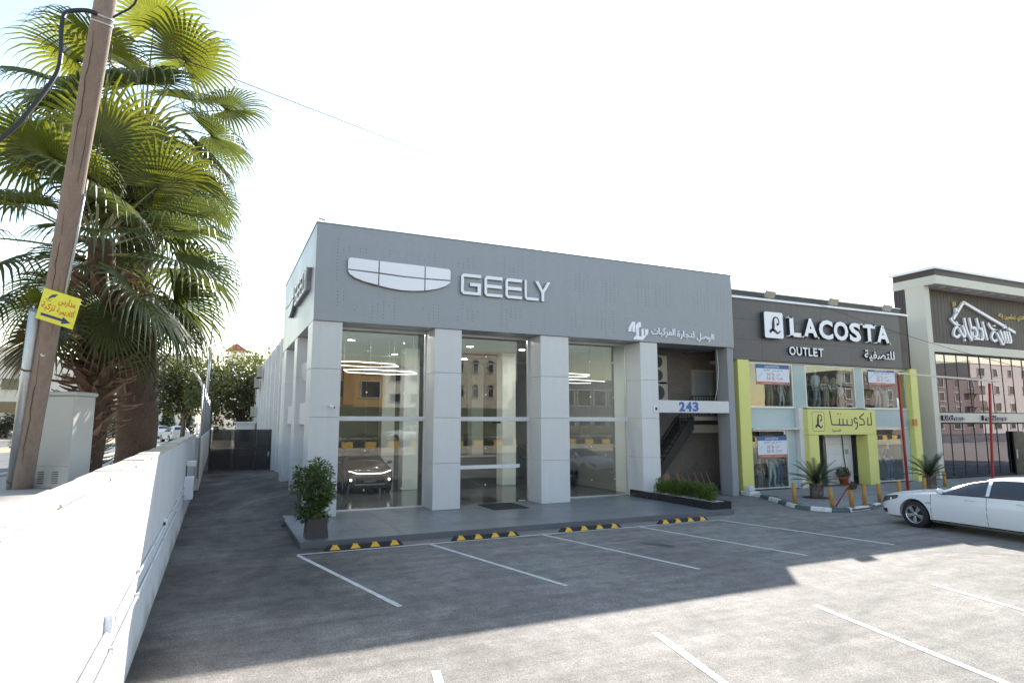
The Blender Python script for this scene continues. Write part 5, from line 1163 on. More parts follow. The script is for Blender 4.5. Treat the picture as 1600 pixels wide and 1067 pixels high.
# ------------------------------------------------------------------ kitchen shop with pale frame
kit = thing('kitchen_shop_building', 'pale framed kitchen shop with brown ribbed sign wall and mirrored glass', 'shop', (40, 19.5, 0))
M_CREAM = mat('cream_panel', (.56, .54, .49), rough=.42, var=.03, scale=.5); M_BROWN = mat('brown_ribbed_cladding', (.045, .034, .036))
M_BRN2 = mat('brown_corrugated_sheet', (.050, .037, .040), rough=.5, var=.08, scale=.4)
M_MIRROR = glass('mirrored_glass', r0=.24, tint=(.14, .14, .15), rcol=(.86, .84, .98), wob=.0012)
XE = 60
for nm, bx in (('column', (32.0, 32.42, 19.38, 20.36, .09, 9.68)), ('beam', (32.42, XE, 19.40, 19.9, 6.36, 6.80)), ('beam', (32.42, XE, 19.40, 19.9, 2.82, 3.29))): MB().box(*bx).build(nm, M_CREAM, kit, bevel=.008)
at = MB().box(32.0, XE, 18.78, 21.0, 9.68, 10.12).build('attic', M_CREAM, kit, bevel=.01); MB().box(32.03, XE, 18.81, 20.97, 10.122, 10.43).build('band', M_BRN2, at); MB().box(31.9, XE, 18.7, 21.08, 10.432, 10.56).build('coping', M_SIGNWHITE, at)
w_ = MB().box(32.42, XE, 19.80, 20.2, 6.80, 9.68).build('sign_wall', M_BLACK, kit)
for k in range(92): MB().box(32.43 + .30 * k, 32.43 + .30 * k + .285, 19.755, 19.798, 6.805, 9.675).build('cladding_board', M_BRN2, w_)
sw = MB().box(32.05, 32.40, 20.37, 21.0, 0, 9.67).build('side_wall', M_BLACK, kit)
for k in range(4): MB().box(32.01, 32.045, 20.38 + .15 * k, 20.38 + .15 * k + .13, .1, 9.67).build('cladding_board', M_BRN2, sw)
for k in range(9):
    t = thing('soffit_light', 'round white downlight in the overhanging soffit of the pale shop, %s from its corner' % ('first', 'second', 'third', 'fourth', 'fifth', 'sixth', 'seventh', 'eighth', 'ninth')[k], 'ceiling light', (33.2 + 1.05 * k, 19.2, 9.67), 'downlights in the pale shop soffit')
    MB().lathe((33.2 + 1.05 * k, 19.2, 9.655), [(.15, 0), (.17, 0), (.17, .022), (.15, .022)], 14).build('rim', M_SIGNWHITE, t); MB().disc((33.2 + 1.05 * k, 19.2, 9.662), .15, (0, 0, -1), 14).build('diffuser', M_SIGNWHITE, t)
MX = [32.42, 32.95] + [33.72 + 1.005 * k for k in range(26)]
for z0, z1 in ((3.292, 6.355), (.10, 2.815)):
    wf = MB().box(32.42, XE, 19.62, 19.74, z1 - .07, z1).box(32.42, XE, 19.62, 19.74, z0, z0 + .05)
    wf = wf.build('window', M_BLACK, kit)
    for x in MX[1:]: MB().box(x - .018, x + .018, 19.68, 19.74, z0 + .05, z1 - .07).build('mullion', M_BLACK, wf)
    for a, b in zip(MX[:-1], MX[1:]):
        tlt = rng.uniform(-.0025, .0025); MB().add([(a + .012, 19.70, z0 + .05), (b - .012, 19.70 + tlt, z0 + .05), (b - .012, 19.70 + tlt, z1 - .07), (a + .012, 19.70, z1 - .07)], [(0, 1, 2, 3)]).build('pane', M_MIRROR, wf)
dr = MB().box(38.9, 39.9, 19.52, 19.59, .10, 2.35).build('door', M_BLACK, kit); MB().box(38.98, 39.02, 19.46, 19.52, .9, 1.4).build('handle', M_ALU, dr)
MB().box(32.42, XE, 22, 22.1, .1, 6.3).build('back_wall', M_INTDARK, kit); MB().box(32.42, XE, 19.75, 22, 2.9, 3.2).build('slab', M_INTDARK, kit); MB().box(32.42, XE, 19.75, 22, .02, .1).build('floor', M_FLOOR, kit); MB().box(32.42, XE, 20.2, 21, 9.55, 9.679).build('roof', M_CONC, kit)
FK = frame_of((0, 19.753, 0), (1, 0, 0), (0, 0, 1)); M_GOLD = mat('gold_letters', (.62, .46, .12), rough=.35, var=0)
ks = thing('kitchen_sign', 'white Arabic calligraphy under a white house outline on the brown wall', 'sign', (37.5, 19.75, 7))
for P in [[(34.73, 8.22), (35.76, 9.19)], [(35.74, 9.19), (39.28, 8.14)], [(39.7, 8.02), (40.36, 7.82)], [(35.06, 8.82), (35.02, 8.54)]]: ribbon(P, .15, FK, .12, M_SIGNWHITE, ks, 'house_outline')
for P in [[(34.89, 9.15), (34.93, 8.88)], [(35.04, 9.16), (35.07, 8.94)]]: ribbon(P, .05, FK, .08, M_GOLD, ks, 'smoke_stroke')
K1 = [[(34.54, 8.26), (34.64, 8.11), (34.89, 7.96), (35.31, 7.85), (34.99, 7.8), (34.77, 7.63), (34.69, 7.4), (34.81, 7.28), (35.03, 7.29), (35.2, 7.41)], [(35.17, 7.81), (35.35, 7.5), (35.54, 7.32), (35.67, 7.41), (35.67, 7.6), (35.5, 7.92)], [(35.04, 8.09), (35.02, 8.01)], [(35.59, 7.19), (35.62, 7.09)], [(35.74, 8.35), (35.81, 7.91), (35.97, 7.48), (36.24, 7.15)], [(36.18, 8.38), (36.27, 7.94), (36.38, 7.51)], [(36.38, 7.51), (36.26, 7.31), (36.26, 7.61), (36.49, 7.87), (36.7, 7.77), (36.74, 7.47), (36.35, 7.28), (36.95, 7.29)], [(36.82, 8.4), (36.96, 7.93), (37.0, 7.32)], [(36.95, 7.29), (37.0, 7.77), (37.22, 7.84), (37.31, 7.51), (37.22, 7.28), (36.95, 7.29)], [(37.36, 8.26), (37.49, 7.8), (37.66, 7.25)],
      [(37.87, 8.21), (38.0, 8.03), (38.26, 7.87), (38.69, 7.81), (38.34, 7.76), (38.12, 7.55), (38.11, 7.36), (38.3, 7.24), (38.55, 7.32)], [(38.45, 8.14), (38.46, 8.06)], [(38.58, 7.78), (38.77, 7.45), (38.97, 7.23), (39.14, 7.33), (38.94, 7.89)], [(39.08, 7.27), (39.32, 7.25), (39.39, 7.4), (39.28, 7.85)], [(39.32, 7.25), (39.59, 7.25), (39.65, 7.44), (39.5, 7.86)], [(39.59, 7.25), (39.89, 7.27), (39.9, 7.49), (39.75, 7.85)], [(38.95, 7.12), (39.2, 7.12)], [(39.44, 8.21), (39.33, 8.0)], [(39.44, 8.21), (39.56, 8.04)]]
for P in K1: ribbon(P, .125, FK, .10, M_SIGNWHITE, ks, 'calligraphy_stroke')
gs = thing('slogan_sign', 'small gold Arabic slogan beyond the house outline', 'sign', (41, 19.75, 8.6))
for word, x, w2_ in (('به', 39.0, .42), ('تحلمين', 39.55, 1.1), ('الذي', 40.8, .75), ('المطبخ', 41.7, 1.2)): put_text('word', arabic(word), FK, x, 8.52, w2_, .34, M_GOLD, gs, depth=.05, bold=.01)
FB = frame_of((0, 19.398, 0), (1, 0, 0), (0, 0, 1)); M_LS2 = mat('dark_plum_side', (.045, .03, .05), var=0)
for word, x, lab in (('Kitchens', 32.5, 'raised letters Kitchens on the pale band'), ('Furnitures', 35.9, 'raised letters Furnitures on the pale band behind the red post')):
    t = thing('band_sign', lab, 'sign', (x, 19.4, 2.9)); xx = x
    for ch in word:
        w3 = {'i': .07, 't': .15, 'r': .14}.get(ch, .22); h3 = .26 if ch in 'KFhtki' else .18
        raised('letter', ch, xx, 2.92, w3, h3, t, FB, .12, .02, mat('pewter_letter', (.34, .33, .37), rough=.4, var=0), M_LS2); xx += w3 + .035
# ------------------------------------------------------------------ cars
M_TYRE = mat('tyre_rubber', (.020, .020, .021), rough=.8, var=.2); M_RIM = mat('alloy_rim', (.52, .52, .54), rough=.25, metal=.8, var=.02); M_RIMDK = mat('dark_alloy', (.03, .03, .033), rough=.35, var=0)
M_CARGLASS = mat('car_glass', (.018, .022, .026), rough=.03, var=0, spec=.8); M_LAMPGLASS = mat('headlight_glass', (.10, .11, .12), rough=.05, metal=.3, var=0); M_CHROME = mat('chrome', (.7, .7, .72), rough=.12, metal=1, var=0); M_TAIL = mat('tail_lamp_red', (.35, .01, .01), rough=.15, var=0)
M_TRIM = mat('black_trim', (.012, .012, .013), rough=.4, var=0); M_LEDON = emit('lit_led', (1, .98, .95), 2.2)
def paint(name, col, metal=.0): return mat(name, col, rough=.32, metal=metal, var=0, coat=.8)
SEDAN = dict(st=[(2.42, .30, .55, .60, .58, .40), (2.36, .22, .64, .70, .74, .52), (2.18, .17, .73, .79, .86, .62), (1.75, .17, .80, .875, .905, .68), (1.2, .17, .865, .955, .915, .70), (.90, .17, .90, 1.0, .918, .69), (.25, .17, .925, 1.235, .918, .60), (-.25, .17, .935, 1.355, .918, .565), (-.8, .17, .945, 1.39, .918, .565), (-1.35, .17, .96, 1.345, .915, .56), (-1.8, .17, .98, 1.215, .905, .575), (-2.08, .2, .985, 1.08, .885, .60), (-2.32, .27, .95, 1.05, .84, .62), (-2.42, .38, .80, .90, .74, .55)],
             wb=(1.42, -1.38), wr=.335, gx=(.82, -1.82), fx=(.86, -.16), rx=(-1.42, -2.02))
SUV = dict(st=[(2.18, .34, .70, .80, .66, .45), (2.12, .26, .82, .92, .80, .56), (1.95, .22, .90, 1.0, .88, .64), (1.5, .22, .96, 1.07, .91, .68), (1.0, .22, 1.0, 1.12, .915, .70), (.80, .22, 1.02, 1.17, .915, .68), (.25, .22, 1.04, 1.46, .915, .61), (-.2, .22, 1.05, 1.585, .915, .58), (-.8, .22, 1.06, 1.61, .915, .58), (-1.45, .22, 1.08, 1.585, .91, .57), (-1.85, .25, 1.09, 1.47, .89, .57), (-2.08, .32, 1.06, 1.20, .85, .60), (-2.16, .42, .92, 1.0, .78, .55)],
           wb=(1.33, -1.32), wr=.345, gx=(.78, -1.9), fx=(.74, -.16), rx=(-1.55, -2.05))
class Surf:
    def __init__(s, spec): s.st = spec['st']
    def at(s, x):
        st = s.st; i = 0
        while i < len(st) - 2 and x < st[i + 1][0]: i += 1
        p1, p2 = st[i], st[i + 1]; p0, p3 = st[max(i - 1, 0)], st[min(i + 2, len(st) - 1)]
        t = max(0, min(1, (x - p1[0]) / (p2[0] - p1[0]))); out = []
        for k in range(1, 6):
            m1 = (p2[k] - p0[k]) / (p2[0] - p0[0]) * (p2[0] - p1[0]); m2 = (p3[k] - p1[k]) / (p3[0] - p1[0]) * (p2[0] - p1[0]); d = p2[k] - p1[k]
            m1 = 0 if d * m1 <= 0 else max(-3 * abs(d), min(3 * abs(d), m1)); m2 = 0 if d * m2 <= 0 else max(-3 * abs(d), min(3 * abs(d), m2))
            out.append((2 * t ** 3 - 3 * t * t + 1) * p1[k] + (t ** 3 - 2 * t * t + t) * m1 + (-2 * t ** 3 + 3 * t * t) * p2[k] + (t ** 3 - t * t) * m2)
        return out
    def ring(s, x):
        zb, zs, zr, w, wr = s.at(x); h = zs - zb; g = max(0, zr - zs)
        return [(0, zb), (w * .80, zb), (w * .95, zb + .07), (w * .985, zb + .30 * h), (w, zb + .56 * h), (w * .985, zb + .78 * h), (w * .945, zs), (wr + (w * .945 - wr) * .48, zs + g * .55), (wr, zr - .035), (wr * .82, zr), (wr * .4, zr + .018), (0, zr + .022)]
    def P(s, x, u, side=1, off=0.):
        r = s.ring(x); i = min(int(u), len(r) - 2); t = u - i; a, b = r[i], r[i + 1]
        y, z = a[0] + (b[0] - a[0]) * t, a[1] + (b[1] - a[1]) * t
        p = Vector((x, y * side, z))
        if off:
            e = .03; q = Vector((x - e, *s.yz(x - e, u))) - Vector((x + e, *s.yz(x + e, u)))
            v = Vector((0, b[0] - a[0], b[1] - a[1])); n = v.cross(q).normalized()
            if n.y < -.2 or (abs(n.y) <= .2 and n.z < 0): n = -n
            p += Vector((n.x, n.y * side, n.z)) * off
        return p
    def yz(s, x, u):
        r = s.ring(x); i = min(int(u), len(r) - 2); t = u - i
        return r[i][0] + (r[i + 1][0] - r[i][0]) * t, r[i][1] + (r[i + 1][1] - r[i][1]) * t
    def patch(s, xa, xb, ua, ub, side, off=.005, nx=10, nu=4, mb=None, ends=None):
        mb = mb or MB(); v = []
        for i in range(nx + 1):
            for j in range(nu + 1):
                fu = j / nu; f = i / nx
                x0, x1 = (xa, xb) if ends is None else (ends[0] + (xa - ends[0]) * (1 - fu), ends[1] + (xb - ends[1]) * (1 - fu))
                u0 = ua(x0 + (x1 - x0) * f) if callable(ua) else ua
                v.append(s.P(x0 + (x1 - x0) * f, u0 + (ub - u0) * fu, side, off))
        fs = [(i * (nu + 1) + j, i * (nu + 1) + j + 1, (i + 1) * (nu + 1) + j + 1, (i + 1) * (nu + 1) + j) for i in range(nx) for j in range(nu)]
        return mb.add(v, [f if side > 0 else f[::-1] for f in fs], 0, True)
def eval_mesh(o):
    bpy.context.view_layer.update(); dg = bpy.context.evaluated_depsgraph_get(); return bpy.data.meshes.new_from_object(o.evaluated_get(dg))
def car(spec, name, label, body_m, detail=True, rim=None, cat='car', group=None):
    S = Surf(spec); t = thing(name, label, cat, (0, 0, 0), group)
    xs = []; X0_, X1_ = spec['st'][0][0], spec['st'][-1][0]; n = 56
    for i in range(n + 1):
        f = i / n; f = .5 - .5 * cos(pi * f); xs.append(X0_ + (X1_ - X0_) * f)
    v = []; fs = []
    for x in xs:
        r = S.ring(x); full = [(y, z) for y, z in r] + [(-y, z) for y, z in r[-2:0:-1]]; v += [(x, y, z) for y, z in full]
    m = 22
    for i in range(n): fs += [(i * m + k, (i + 1) * m + k, (i + 1) * m + (k + 1) % m, i * m + (k + 1) % m) for k in range(m)]
    fs += [tuple(range(m)), tuple(range(n * m, n * m + m))[::-1]]
    o = MB().add(v, fs, 0, True).build('body', body_m, t)
    bm = bmesh.new(); bm.from_mesh(o.data); bmesh.ops.recalc_face_normals(bm, faces=bm.faces); bm.to_mesh(o.data); bm.free()
    R = spec['wr']
    cut = MB()
    for wx in spec['wb']:
        for sd_ in (1, -1): cut.tube([(wx, sd_ * .62, R), (wx, sd_ * 1.1, R)], R * 1.17, 28, smooth=True)
    c = cut.build('cutter', body_m); bm = bmesh.new(); bm.from_mesh(c.data); bmesh.ops.recalc_face_normals(bm, faces=bm.faces); bm.to_mesh(c.data); bm.free()
    md = o.modifiers.new('b', 'BOOLEAN'); md.operation = 'DIFFERENCE'; md.object = c; md.solver = 'EXACT'
    me = eval_mesh(o); o.modifiers.clear(); o.data = me; bpy.data.objects.remove(c)
    if len(me.materials) == 0: me.materials.append(body_m)
    me.set_sharp_from_angle(angle=radians(38))
    for wx in spec['wb']:
        for sd_ in (1, -1):
            MB().tube([(wx, sd_ * .60, R), (wx, sd_ * .64, R)], R * 1.16, 24).build('wheel_well', M_TRIM, t)
            w = MB().lathe((0, 0, 0), [(R * .66, -.10), (R * .90, -.105), (R * .985, -.08), (R, -.03), (R, .03), (R * .985, .08), (R * .90, .105), (R * .68, .10)], 30).build('wheel', M_TYRE, t)
            if not detail: MB().disc((0, 0, .09), R * .66, (0, 0, 1), 16).build('rim', M_RIM, w)
            else:
                rb = MB().lathe((0, 0, 0), [(R * .70, .098), (R * .66, .10), (R * .62, .075), (R * .60, .0)], 30); rb.lathe((0, 0, 0), [(0, .088), (.035, .088), (.05, .075), (.05, .04)], 14)
                for k in range(5):
                    a = 2 * pi * k / 5 + .3; e = lambda r, da, z: (r * cos(a + da), r * sin(a + da), z)
                    rb.add([e(.04, -.7, .075), e(.04, .7, .075), e(R * .63, .26, .088), e(R * .63, -.26, .088), e(R * .35, 0, .084)], [(0, 1, 4), (1, 2, 4), (2, 3, 4), (3, 0, 4)])
                rb.build('rim', M_RIM, w); MB().disc((0, 0, .03), R * .64, (0, 0, 1), 24).build('brake_disc', M_RIMDK, w)
            w.matrix_local = Matrix.Translation((wx, sd_ * .80, R)) @ Matrix.Rotation(-pi / 2 * sd_, 4, 'X')
    gx0, gx1 = spec['gx']; B = (-.28, -1.30)
    for sd_ in (1, -1):
        for xa, xb, ea, eb, nm in ((gx0 - .02, B[0] + .03, gx0 - .60, B[0] + .05, 'front_side_window'), (B[0] - .05, B[1] + .0, B[0] - .03, B[1] + .0, 'rear_side_window'), (B[1] - .06, gx1 + .18, B[1] - .06, gx1 + .45, 'quarter_window')):
            S.patch(xa, xb, 6.12, 7.88, sd_, .006, 12, 4, ends=(ea, eb)).build(nm, M_CARGLASS, t)
        S.patch(gx0 - .10, gx1 + .25, 5.98, 6.10, sd_, .009, 24, 1).build('window_trim', M_TRIM, t)
        if detail:
            for xa, xb, nm in ((.98, B[0] + .004, 'front_door'), (B[0] - .004, -1.22, 'rear_door')): S.patch(xa - .004, xb, 2.2, 5.94, sd_, .0045, 14, 8).build(nm, body_m, t)
            for xx in (.985, B[0], -1.225): S.patch(xx + .006, xx - .006, 1.7, 5.94, sd_, .0020, 1, 8).build('door_seam', M_TRIM, t)
            for hx in (.06, -1.02): MB().tube([S.P(hx + .12, 5.42, sd_, .012), S.P(hx + .08, 5.42, sd_, .04), S.P(hx - .08, 5.42, sd_, .04), S.P(hx - .12, 5.42, sd_, .012)], [.008, .014, .014, .008], 8).build('door_handle', body_m, t)
            mr_ = MB().lathe((0, 0, 0), [(0, -.11), (.06, -.095), (.085, -.03), (.08, .05), (.05, .09), (0, .1)], 14).build('mirror', body_m, t); mr_.matrix_local = Matrix.Translation((gx0 - .14, sd_ * 1.0, S.at(gx0)[1] + .09)) @ Matrix.Rotation(pi / 2, 4, 'X') @ Matrix.Scale(.85, 4)
            MB().bar(S.P(gx0 - .12, 6.1, sd_, 0), (gx0 - .14, sd_ * .95, S.at(gx0)[1] + .05), .05, .03).build('mirror_arm', M_TRIM, t)
            S.patch(1.22, -1.28, 1.95, 2.12, sd_, .006, 16, 1).build('sill_trim', M_TRIM, t); S.patch(1.12, .98, 4.5, 4.75, sd_, .006, 4, 1).build('fender_vent', M_CHROME, t)
        S.patch(spec['st'][1][0] - .02, spec['st'][1][0] - .52, lambda x: 4.55 + .8 * max(0, (spec['st'][1][0] - x) / .52), 5.95, sd_, .006, 10, 3).build('headlight', M_LAMPGLASS, t)
        S.patch(spec['st'][1][0] - .02, spec['st'][1][0] - .20, 2.5, 3.4, sd_, .006, 4, 2).build('fog_lamp_surround', M_TRIM, t)
        S.patch(spec['st'][-2][0] + .22, spec['st'][-2][0] - .01, 4.4, 5.9, sd_, .006, 5, 3).build('tail_lamp', M_TAIL, t)
        fx0, fx1 = spec['fx']; rx0, rx1 = spec['rx']
    def both(xa, xb, ua, off, nm):
        mb = MB(); S.patch(xa, xb, ua, 11, 1, off, 12, 6, mb); S.patch(xa, xb, ua, 11, -1, off, 12, 6, mb); mb.build(nm, M_CARGLASS, t)
    both(fx0, fx1, 8.1, .006, 'windscreen'); both(rx0, rx1, 8.15, .006, 'rear_window')
    xn = spec['st'][0][0]; zb, zs, zr, w, wr = spec['st'][0][1:]
    MB().box(xn - .01, xn + .006, -w * .8, w * .8, zb + .06, zs - .05).build('grille', M_TRIM, t)
    return t
def repaint(t, m_new, names=('body', 'front_door', 'rear_door', 'mirror', 'door_handle')):
    for c in t.children:
        if c.name.split('.')[0] in names and c.type == 'MESH': c.material_slots[0].link = 'OBJECT'; c.material_slots[0].material = m_new
W_PAINT = paint('white_car_paint', (.70, .71, .74)); sedan = car(SEDAN, 'parked_car', 'white sedan parked nose-in at the kerb with five-spoke wheels', W_PAINT)
sedan.location = (18.16, 9.66, .0); sedan.rotation_euler = (0, 0, radians(88.5)); sedan.scale = (1.08, 1.04, 1.04)
BR = paint('bronze_car_paint', (.125, .078, .070), .3); suv = car(SUV, 'showroom_car', 'dark bronze electric car facing out of the first showroom window', BR)
S_ = Surf(SUV); xn = 2.18
MB().box(xn + .0062, xn + .014, -.44, .44, .775, .80).build('light_bar', M_LEDON, suv)
for sd_ in (1, -1):
    MB().prism([(xn + .012, sd_ * .46, .775), (xn + .012, sd_ * .46, .80), (xn - .10, sd_ * .78, .90), (xn - .10, sd_ * .78, .872)], (.012, 0, 0)).build('running_light', M_LEDON, suv)
    MB().disc((xn - .005, sd_ * .70, .56), .05, (1, 0, 0), 14).build('lower_lamp', M_LEDON, suv)
    MB().rbox((xn - .06, sd_ * .74, .56), (.10, .18, .22), 0).build('lamp_recess', M_TRIM, suv, bevel=.02)
MB().box(xn + .0062, xn + .012, -.55, .55, .36, .42).build('lower_lip', mat('pewter_trim', (.30, .27, .27), rough=.3, metal=.5, var=0), suv, bevel=.004)
np_ = MB().box(xn + .0125, xn + .022, -.26, .26, .44, .55).build('number_plate', M_TRIM, suv); put_text('print', 'GEOMETRY C', frame_of((xn + .0225, 0, 0), (0, 1, 0), (0, 0, 1)), -.21, .475, .42, .045, M_SIGNWHITE, np_, depth=.001)
repl = [('white hatchback on the road seen over the wall end', (-4.1, 75, .84), 1.75, W_PAINT, SUV), ('pale car ahead of the white hatchback', (-6.6, 91, .84), 1.9, W_PAINT, SUV)]
far = []
def place(src, label, loc, rz, pm, name='parked_car'):
    c = dup(src, loc, rz, label); c.name = name; repaint(c, pm); far.append(c); return c
simple = car(SUV, 'parked_car', repl[0][0], W_PAINT, detail=False, group='cars on the road beyond the wall'); simple.location = repl[0][1]; simple.rotation_euler = (0, 0, 1.9)
SIL = paint('silver_car_paint', (.42, .44, .47), .4); REDP = paint('red_car_paint', (.30, .018, .02)); DKG = paint('dark_green_grey_paint', (.05, .075, .072), .3)
place(simple, repl[1][0], (-6.9, 91, .84), 2.0, W_PAINT); place(simple, 'silver car parked far off between the two palm trunks', (-14.0, 101, .84), .2, SIL); place(simple, 'white car parked far off beyond the pole, before the beige block', (-31.5, 104, .84), 0, W_PAINT); place(simple, 'dark silver car parked far off, tucked against the pole edge', (-27.2, 105, .84), .1, SIL)
suv.location = (5.38, 26.0, .142); suv.rotation_euler = (0, 0, -pi / 2 - .06)
c = dup(suv, (13.35, 26.2, .142), -pi / 2 + .12, 'dark green-grey car half seen inside the glass door'); c.name = 'showroom_car'; repaint(c, DKG)
for q in c.children:
    if q.name.split('.')[0] in ('light_bar', 'running_light', 'lower_lamp'): q.material_slots[0].link = 'OBJECT'; q.material_slots[0].material = M_LAMPGLASS

# ------------------------------------------------------------------ shop display mannequins
def skin(name, verts, edges, m, parent, root=0, sub=1):
    me = bpy.data.meshes.new(name); o0 = origin(parent); me.from_pydata([v[0] for v in verts], [], []); me.from_pydata([Vector(v[0]) for v in verts], edges, []) if False else None
    bpy.data.meshes.remove(me); me = bpy.data.meshes.new(name); me.from_pydata([Vector(v[0]) for v in verts], edges, [])
    o = bpy.data.objects.new(name, me); COL.objects.link(o); o.modifiers.new('s', 'SKIN'); s2 = o.modifiers.new('d', 'SUBSURF'); s2.levels = sub; s2.render_levels = sub
    for i, v in enumerate(verts):
        r = v[1]; me.skin_vertices[0].data[i].radius = (r, r) if not isinstance(r, tuple) else r; me.skin_vertices[0].data[i].use_root = (i == root)
    me2 = eval_mesh(o); bpy.data.objects.remove(o); me2.materials.clear(); me2.materials.append(m)
    for p in me2.polygons: p.use_smooth = True
    o = bpy.data.objects.new(name, me2); COL.objects.link(o); o.parent = parent; return o
M_MANN = mat('mannequin_white', (.62, .62, .60), rough=.35, var=0); M_SKINT = mat('mannequin_beige', (.50, .40, .32), rough=.4, var=0)
def mannequin(label, loc, sc, top, legs, bodym, head=True, rz=0., pose=0):
    t = thing('mannequin', label, 'mannequin', (0, 0, 0), 'mannequins in the outlet windows')
    a = .06 * pose
    V = [((0, 0, .95), (.135, .10)), ((0, 0, 1.15), (.115, .085)), ((0, 0, 1.36), (.15, .09)), ((0, 0, 1.48), (.06, .055)), ((0, 0, 1.56), (.045, .045)),
         ((.17, 0, 1.42), .05), ((.24, .02, 1.15), .038), ((.25, -.07, .92), .03), ((.25, -.10, .82), (.035, .02)), ((-.17, 0, 1.42), .05), ((-.24, .02, 1.15), .038), ((-.25, -.03, .92), .03), ((-.25, -.05, .82), (.035, .02)),
         ((.09, 0, .86), .085), ((.10 + a, -.02, .48), .058), ((.11 + a, .02, .09), .036), ((.12 + a, -.13, .03), (.035, .025)), ((-.09, 0, .86), .085), ((-.10 - a, -.02 - a, .48), .058), ((-.11 - a, .02, .09), .036), ((-.12 - a, -.13, .03), (.035, .025))]
    E_ = [(0, 1), (1, 2), (2, 3), (3, 4), (2, 5), (5, 6), (6, 7), (7, 8), (2, 9), (9, 10), (10, 11), (11, 12), (0, 13), (13, 14), (14, 15), (15, 16), (0, 17), (17, 18), (18, 19), (19, 20)]
    if head: V += [((0, -.01, 1.66), (.075, .09)), ((0, -.01, 1.76), (.06, .075))]; E_ += [(4, 21), (21, 22)]
    skin('body', V, E_, bodym, t)
    if top: skin('shirt', [((0, 0, .93), (.165, .13)), ((0, 0, 1.15), (.14, .11)), ((0, 0, 1.37), (.17, .11)), ((0, 0, 1.47), (.075, .07)), ((.18, 0, 1.42), .07), ((.245, .02, 1.13), .056), ((-.18, 0, 1.42), .07), ((-.245, .02, 1.13), .056)], [(0, 1), (1, 2), (2, 3), (2, 4), (4, 5), (2, 6), (6, 7)], top, t)
    if legs: skin('trousers', [((0, 0, 1.0), (.15, .115)), ((0, 0, .92), (.155, .12)), ((.09, 0, .84), .10), ((.10 + a, -.02, .48), .078), ((.11 + a, .02, .10), .062), ((-.09, 0, .84), .10), ((-.10 - a, -.02 - a, .48), .078), ((-.11 - a, .02, .10), .062)], [(0, 1), (1, 2), (2, 3), (3, 4), (1, 5), (5, 6), (6, 7)], legs, t)
    MB().lathe((0, 0, -.01), [(0, 0), (.2, 0), (.2, .012), (0, .014)], 14).build('stand', M_ALU, t)
    t.location = loc; t.rotation_euler = (0, 0, rz); t.scale = (sc,) * 3
cl = lambda n, c: mat('cloth_' + n, c, rough=.9, var=.15, scale=6)
KH, TN, GR, NV, WH, DN, MU = cl('khaki', (.36, .28, .19)), cl('tan', (.30, .19, .13)), cl('grey', (.25, .25, .26)), cl('navy', (.035, .045, .09)), cl('white', (.62, .63, .66)), cl('denim', (.10, .15, .28)), cl('mustard', (.34, .21, .04))
Zu = 3.425
for args in (('headless khaki trousers mannequin under the upper poster', (21.3, 19.67, Zu), .95, GR, KH, M_MANN, False, 0), ('white child mannequin below the first upper poster', (21.9, 19.60, Zu), .72, None, None, M_MANN, True, 1),
             ('tan trousered mannequin next to the white child figure', (22.55, 19.72, Zu), 1.0, GR, TN, M_MANN, False, 0), ('mannequin in pale top and grey trousers in the middle upper window', (24.1, 19.65, Zu), 1.0, WH, GR, M_SKINT, True, 1),
             ('mannequin in khaki trousers and dark top in the middle upper window', (24.75, 19.68, Zu), .95, TN, KH, M_MANN, False, 0), ('mannequin in dark tan trousers in the middle upper window', (25.3, 19.68, Zu), .92, KH, TN, M_MANN, False, 1),
             ('small cream mannequin at the feet of the white-shirted one', (25.65, 19.58, Zu), .68, None, KH, M_MANN, True, 0), ('mannequin in a long white shirt in the middle upper window', (26.0, 19.8, Zu + .3), .95, WH, NV, M_MANN, True, 0),
             ('white-legged mannequin under the last upper poster', (28.2, 19.65, Zu), .9, GR, None, M_MANN, False, 1), ('second white-legged mannequin beside the last pillar', (28.85, 19.68, Zu), .9, NV, WH, M_MANN, False, 0),
             ('child mannequin in mustard shirt and brown trousers on the ground floor', (20.45, 19.60, .115), .70, MU, TN, M_MANN, True, 0), ('striding white mannequin in denim shirt behind the low poster', (21.2, 19.69, .115), 1.02, DN, None, M_MANN, False, 1),
             ('mannequin in blue jeans at the edge of the low window', (21.75, 19.78, .115), 1.0, NV, DN, M_MANN, False, 0), ('mannequin in grey suit deep in the far ground-floor window', (28.0, 19.82, .115), 1.0, GR, GR, M_MANN, True, 0), ('mannequin in jeans at the far end of the ground-floor window', (28.8, 19.75, .115), 1.0, NV, DN, M_MANN, True, 1)):
    mannequin(*args[:7], 0., args[7])

# ------------------------------------------------------------------ the far side of the street (mirrored in the windows)
rw_ = thing('street_retaining_wall', 'low stone retaining wall across the lot, topped with yellow and black blocks', 'wall', (20, -15, 0))
MB().box(-30, 90, -15.4, -15.02, 0, .68).build('core', M_STONE, rw_)
sm_ = {k: boxmesh('stone', 1.18, .05, .215, M_STONE, .012) for k in 'a'}
pieces('stone', sm_, [('a', -29 + 1.2 * i + (.6 if j % 2 else 0), -15.0 + rng.uniform(-.012, .012), .005 + .225 * j, 0) for i in range(90) for j in range(3)], None, rw_)
M_YB = mat('yellow_kerb_paint', (.56, .34, .05), rough=.7, var=.15); by = boxmesh('kerb_block', .98, .34, .5, M_YB, .02); bk = boxmesh('kerb_block', .98, .34, .5, M_RUBBER, .02)
pieces('kerb_block', {0: by, 1: bk}, [(i % 2, -30 + i, -15.2, .682, 0) for i in range(120)], None, rw_)
MB().box(-60, 140, -34, -15.42, -.02, .95).build('opposite_street', A_ROAD, kind='structure'); MB().box(-60, 140, -36, -34, -.02, 1.1).build('opposite_pavement', M_CONC, kind='structure')
